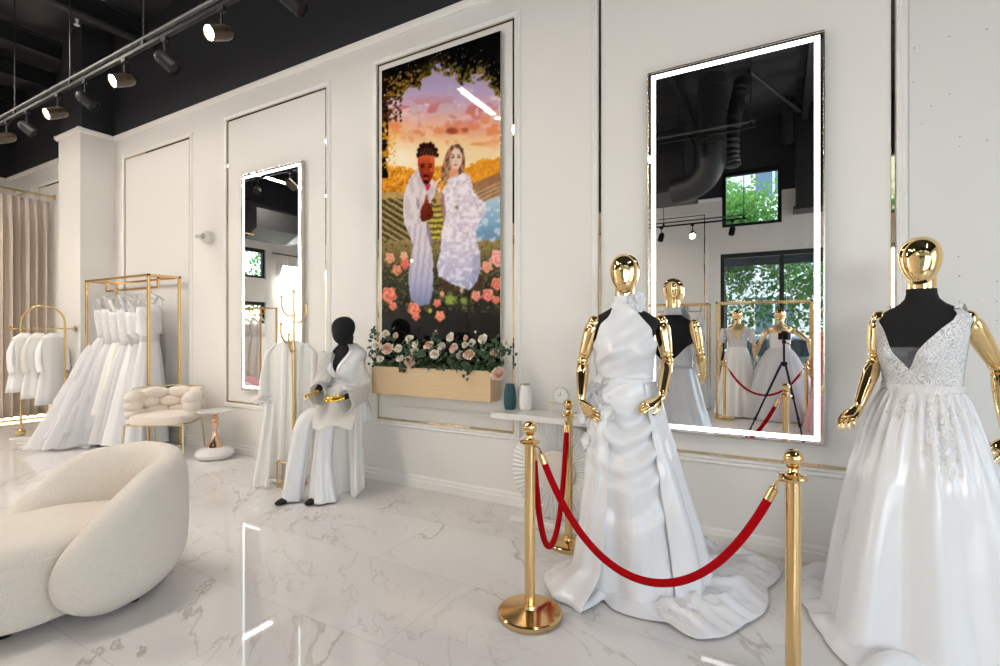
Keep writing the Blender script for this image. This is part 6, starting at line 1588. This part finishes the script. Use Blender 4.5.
def tree(label, x, y, h, r, n, seed):
    rs = random.Random(seed); t = thing('street_tree', label, 'tree', (x, y, -.1), 0, 'street trees')
    MB().tube(spline([(0, 0, 0), (.05, .02, h * .3), (-.05, .05, h * .55), (.05, 0, h * .8)], 6), [lerp(.14, .05, i / 18) for i in range(19)], 10).build('trunk', bark, t)
    cl = [(Vector((rs.gauss(0, r * .45), rs.gauss(0, r * .4), h * .62 + rs.gauss(0, r * .42))), r * rs.uniform(.35, .6)) for _ in range(13)]
    for c, cr in cl[:6]: MB().tube(spline([(0, .02, h * .45), c * .5 + Vector((0, 0, h * .26)), c], 5), [.05] * 5 + [.03] * 6, 6).build('branch', bark, t)
    mb = MB()
    st_ = random.getstate(); random.seed(seed)
    for i in range(n):
        c, cr = cl[i % len(cl)]; v = Vector((rs.gauss(0, 1), rs.gauss(0, 1), rs.gauss(0, .8))).normalized() * cr * rs.uniform(.45, 1.05)
        leaf_at(mb, c + v, (rs.gauss(0, 1), rs.gauss(0, 1), rs.gauss(.5, 1)), rs.uniform(.10, .20))
    random.setstate(st_); mb.build('crown', tleaf, t, smooth=False)
tree('leafy green street tree outside the upper window in the large mirror', -1.7, -11.2, 7.6, 2.5, 8500, 1)
tree('low leafy green tree outside the tall street window, right of the mullion', 2.2, -12.2, 7.6, 2.5, 8500, 2)
tree('green street tree outside the left end of the tall street window', -6.2, -11.8, 5.2, 2.0, 3000, 3)
tree('green tree outside the far-end windows, seen in the smaller mirror', -17.2, -1.2, 5.0, 1.9, 3600, 4)
tree('green tree outside the far-end windows, behind the sheer curtain', -18.8, -6.6, 5.4, 1.9, 3000, 5)
bl = thing('office_building', 'pale building with grey windows across the street, seen in the mirror', 'building', (0, -19, -.15))
pale = mat('pale_facade', (.62, .60, .57), .8, var=.05); gwin = mat('building_glass', (.10, .14, .17), .1)
MB().box(-22, -6, 0, 18, 0, 14).build('facade', pale, bl, smooth=False)
for fl_ in range(4):
    for k in range(14):
        x = -20 + k * 2.7
        wdw = MB().box(x, -.02, 1.4 + fl_ * 3.2, x + 1.7, .06, 3.3 + fl_ * 3.2, .01).build('window', plastic, bl, smooth=False)
        MB().box(x + .1, .05, 1.5 + fl_ * 3.2, x + .8, .075, 3.2 + fl_ * 3.2).build('pane', gwin, wdw, smooth=False); MB().box(x + .9, .05, 1.5 + fl_ * 3.2, x + 1.6, .075, 3.2 + fl_ * 3.2).build('pane', gwin, wdw, smooth=False)
    MB().box(-22, 0, .75 + fl_ * 3.2, 18, .10, 1.0 + fl_ * 3.2).build('floor_band', whitel, bl, smooth=False)
aw = thing('shop_awning', 'dark blue flat awning over the tall street window, seen in the mirror', 'awning', (-1.3, BW - .2, 3.0))
navy = mat('navy_canvas', (.02, .03, .05), .8)
MB().loft([[Vector((x, -.02, .40)), Vector((x, -1.2, .16)), Vector((x, -1.2, -.06)), Vector((x, -1.18, -.06)), Vector((x, -1.18, .14)), Vector((x, -.02, .37))] for x in (0, 5.6)], cap0=True, cap1=True).build('canopy', navy, aw, smooth=False)
for x in (.05, 2.8, 5.55): MB().rod((x, -.02, .1), (x, -1.18, .1), .015).build('arm', black, aw)
# parked car
cr = thing('parked_car', 'silver blue car parked on the street outside, seen in the mirror', 'car', (-.1, -8.1, -.15))
cpaint = mat('car_paint', (.22, .27, .31), .25, .6, coat=.6); tyre = mat('tyre', (.012, .012, .012), .8); cglass = mat('car_glass', (.03, .045, .05), .05)
prof = [(-2.2, .35), (-2.22, .62), (-2.05, .82), (-1.45, .93), (-.75, 1.36), (-.2, 1.46), (.75, 1.44), (1.45, 1.12), (2.05, 1.02), (2.18, .75), (2.18, .38), (1.7, .25), (-1.7, .25)]
rings = []
for y, sx, ins in ((-.88, .97, .10), (-.84, 1.0, .0), (-.55, 1.0, .0), (.55, 1.0, .0), (.84, 1.0, .0), (.88, .97, .10)):
    rings.append([Vector((px_ * sx, y * (1 - .20 * smooth(.9, 1.45, pz_)), lerp(pz_, .7, ins * .4))) for px_, pz_ in prof])
MB().loft(rings, cap0=True, cap1=True).build('body', cpaint, cr, angle=30)
for s in (-1, 1):
    y = s * .80
    for pl in ([(-1.3, .96), (-.75, 1.30), (-.2, 1.38), (-.15, .97)], [(-.08, .97), (-.10, 1.38), (.70, 1.36), (1.25, 1.12), (1.0, .98)]):
        MB().loft([[Vector((a, y + s * (.0745 - .20 * .84 * smooth(.9, 1.45, b) - d_), b)) for a, b in pl] for d_ in (-.012, .03)], cap0=True, cap1=True).build('side_window', cglass, cr, smooth=False)
    for wx in (-1.4, 1.35):
        wh = MB().lathe([(.20, -.1), (.31, -.1), (.33, -.06), (.33, .06), (.31, .1), (.20, .1)], (wx, s * .78, .33), 28, Matrix.Rotation(PI / 2, 3, 'X')).build('wheel', tyre, cr)
        MB().lathe([(.001, -.102), (.2, -.102), (.2, .102), (.001, .102)], (wx, s * .78, .33), 28, Matrix.Rotation(PI / 2, 3, 'X')).build('hub', MATS['silver'], wh)
MB().box(-2.24, -.7, .60, -2.14, -.45, .74, .02).build('headlamp', plastic, cr); MB().box(-2.24, .45, .60, -2.14, .7, .74, .02).build('headlamp', plastic, cr)
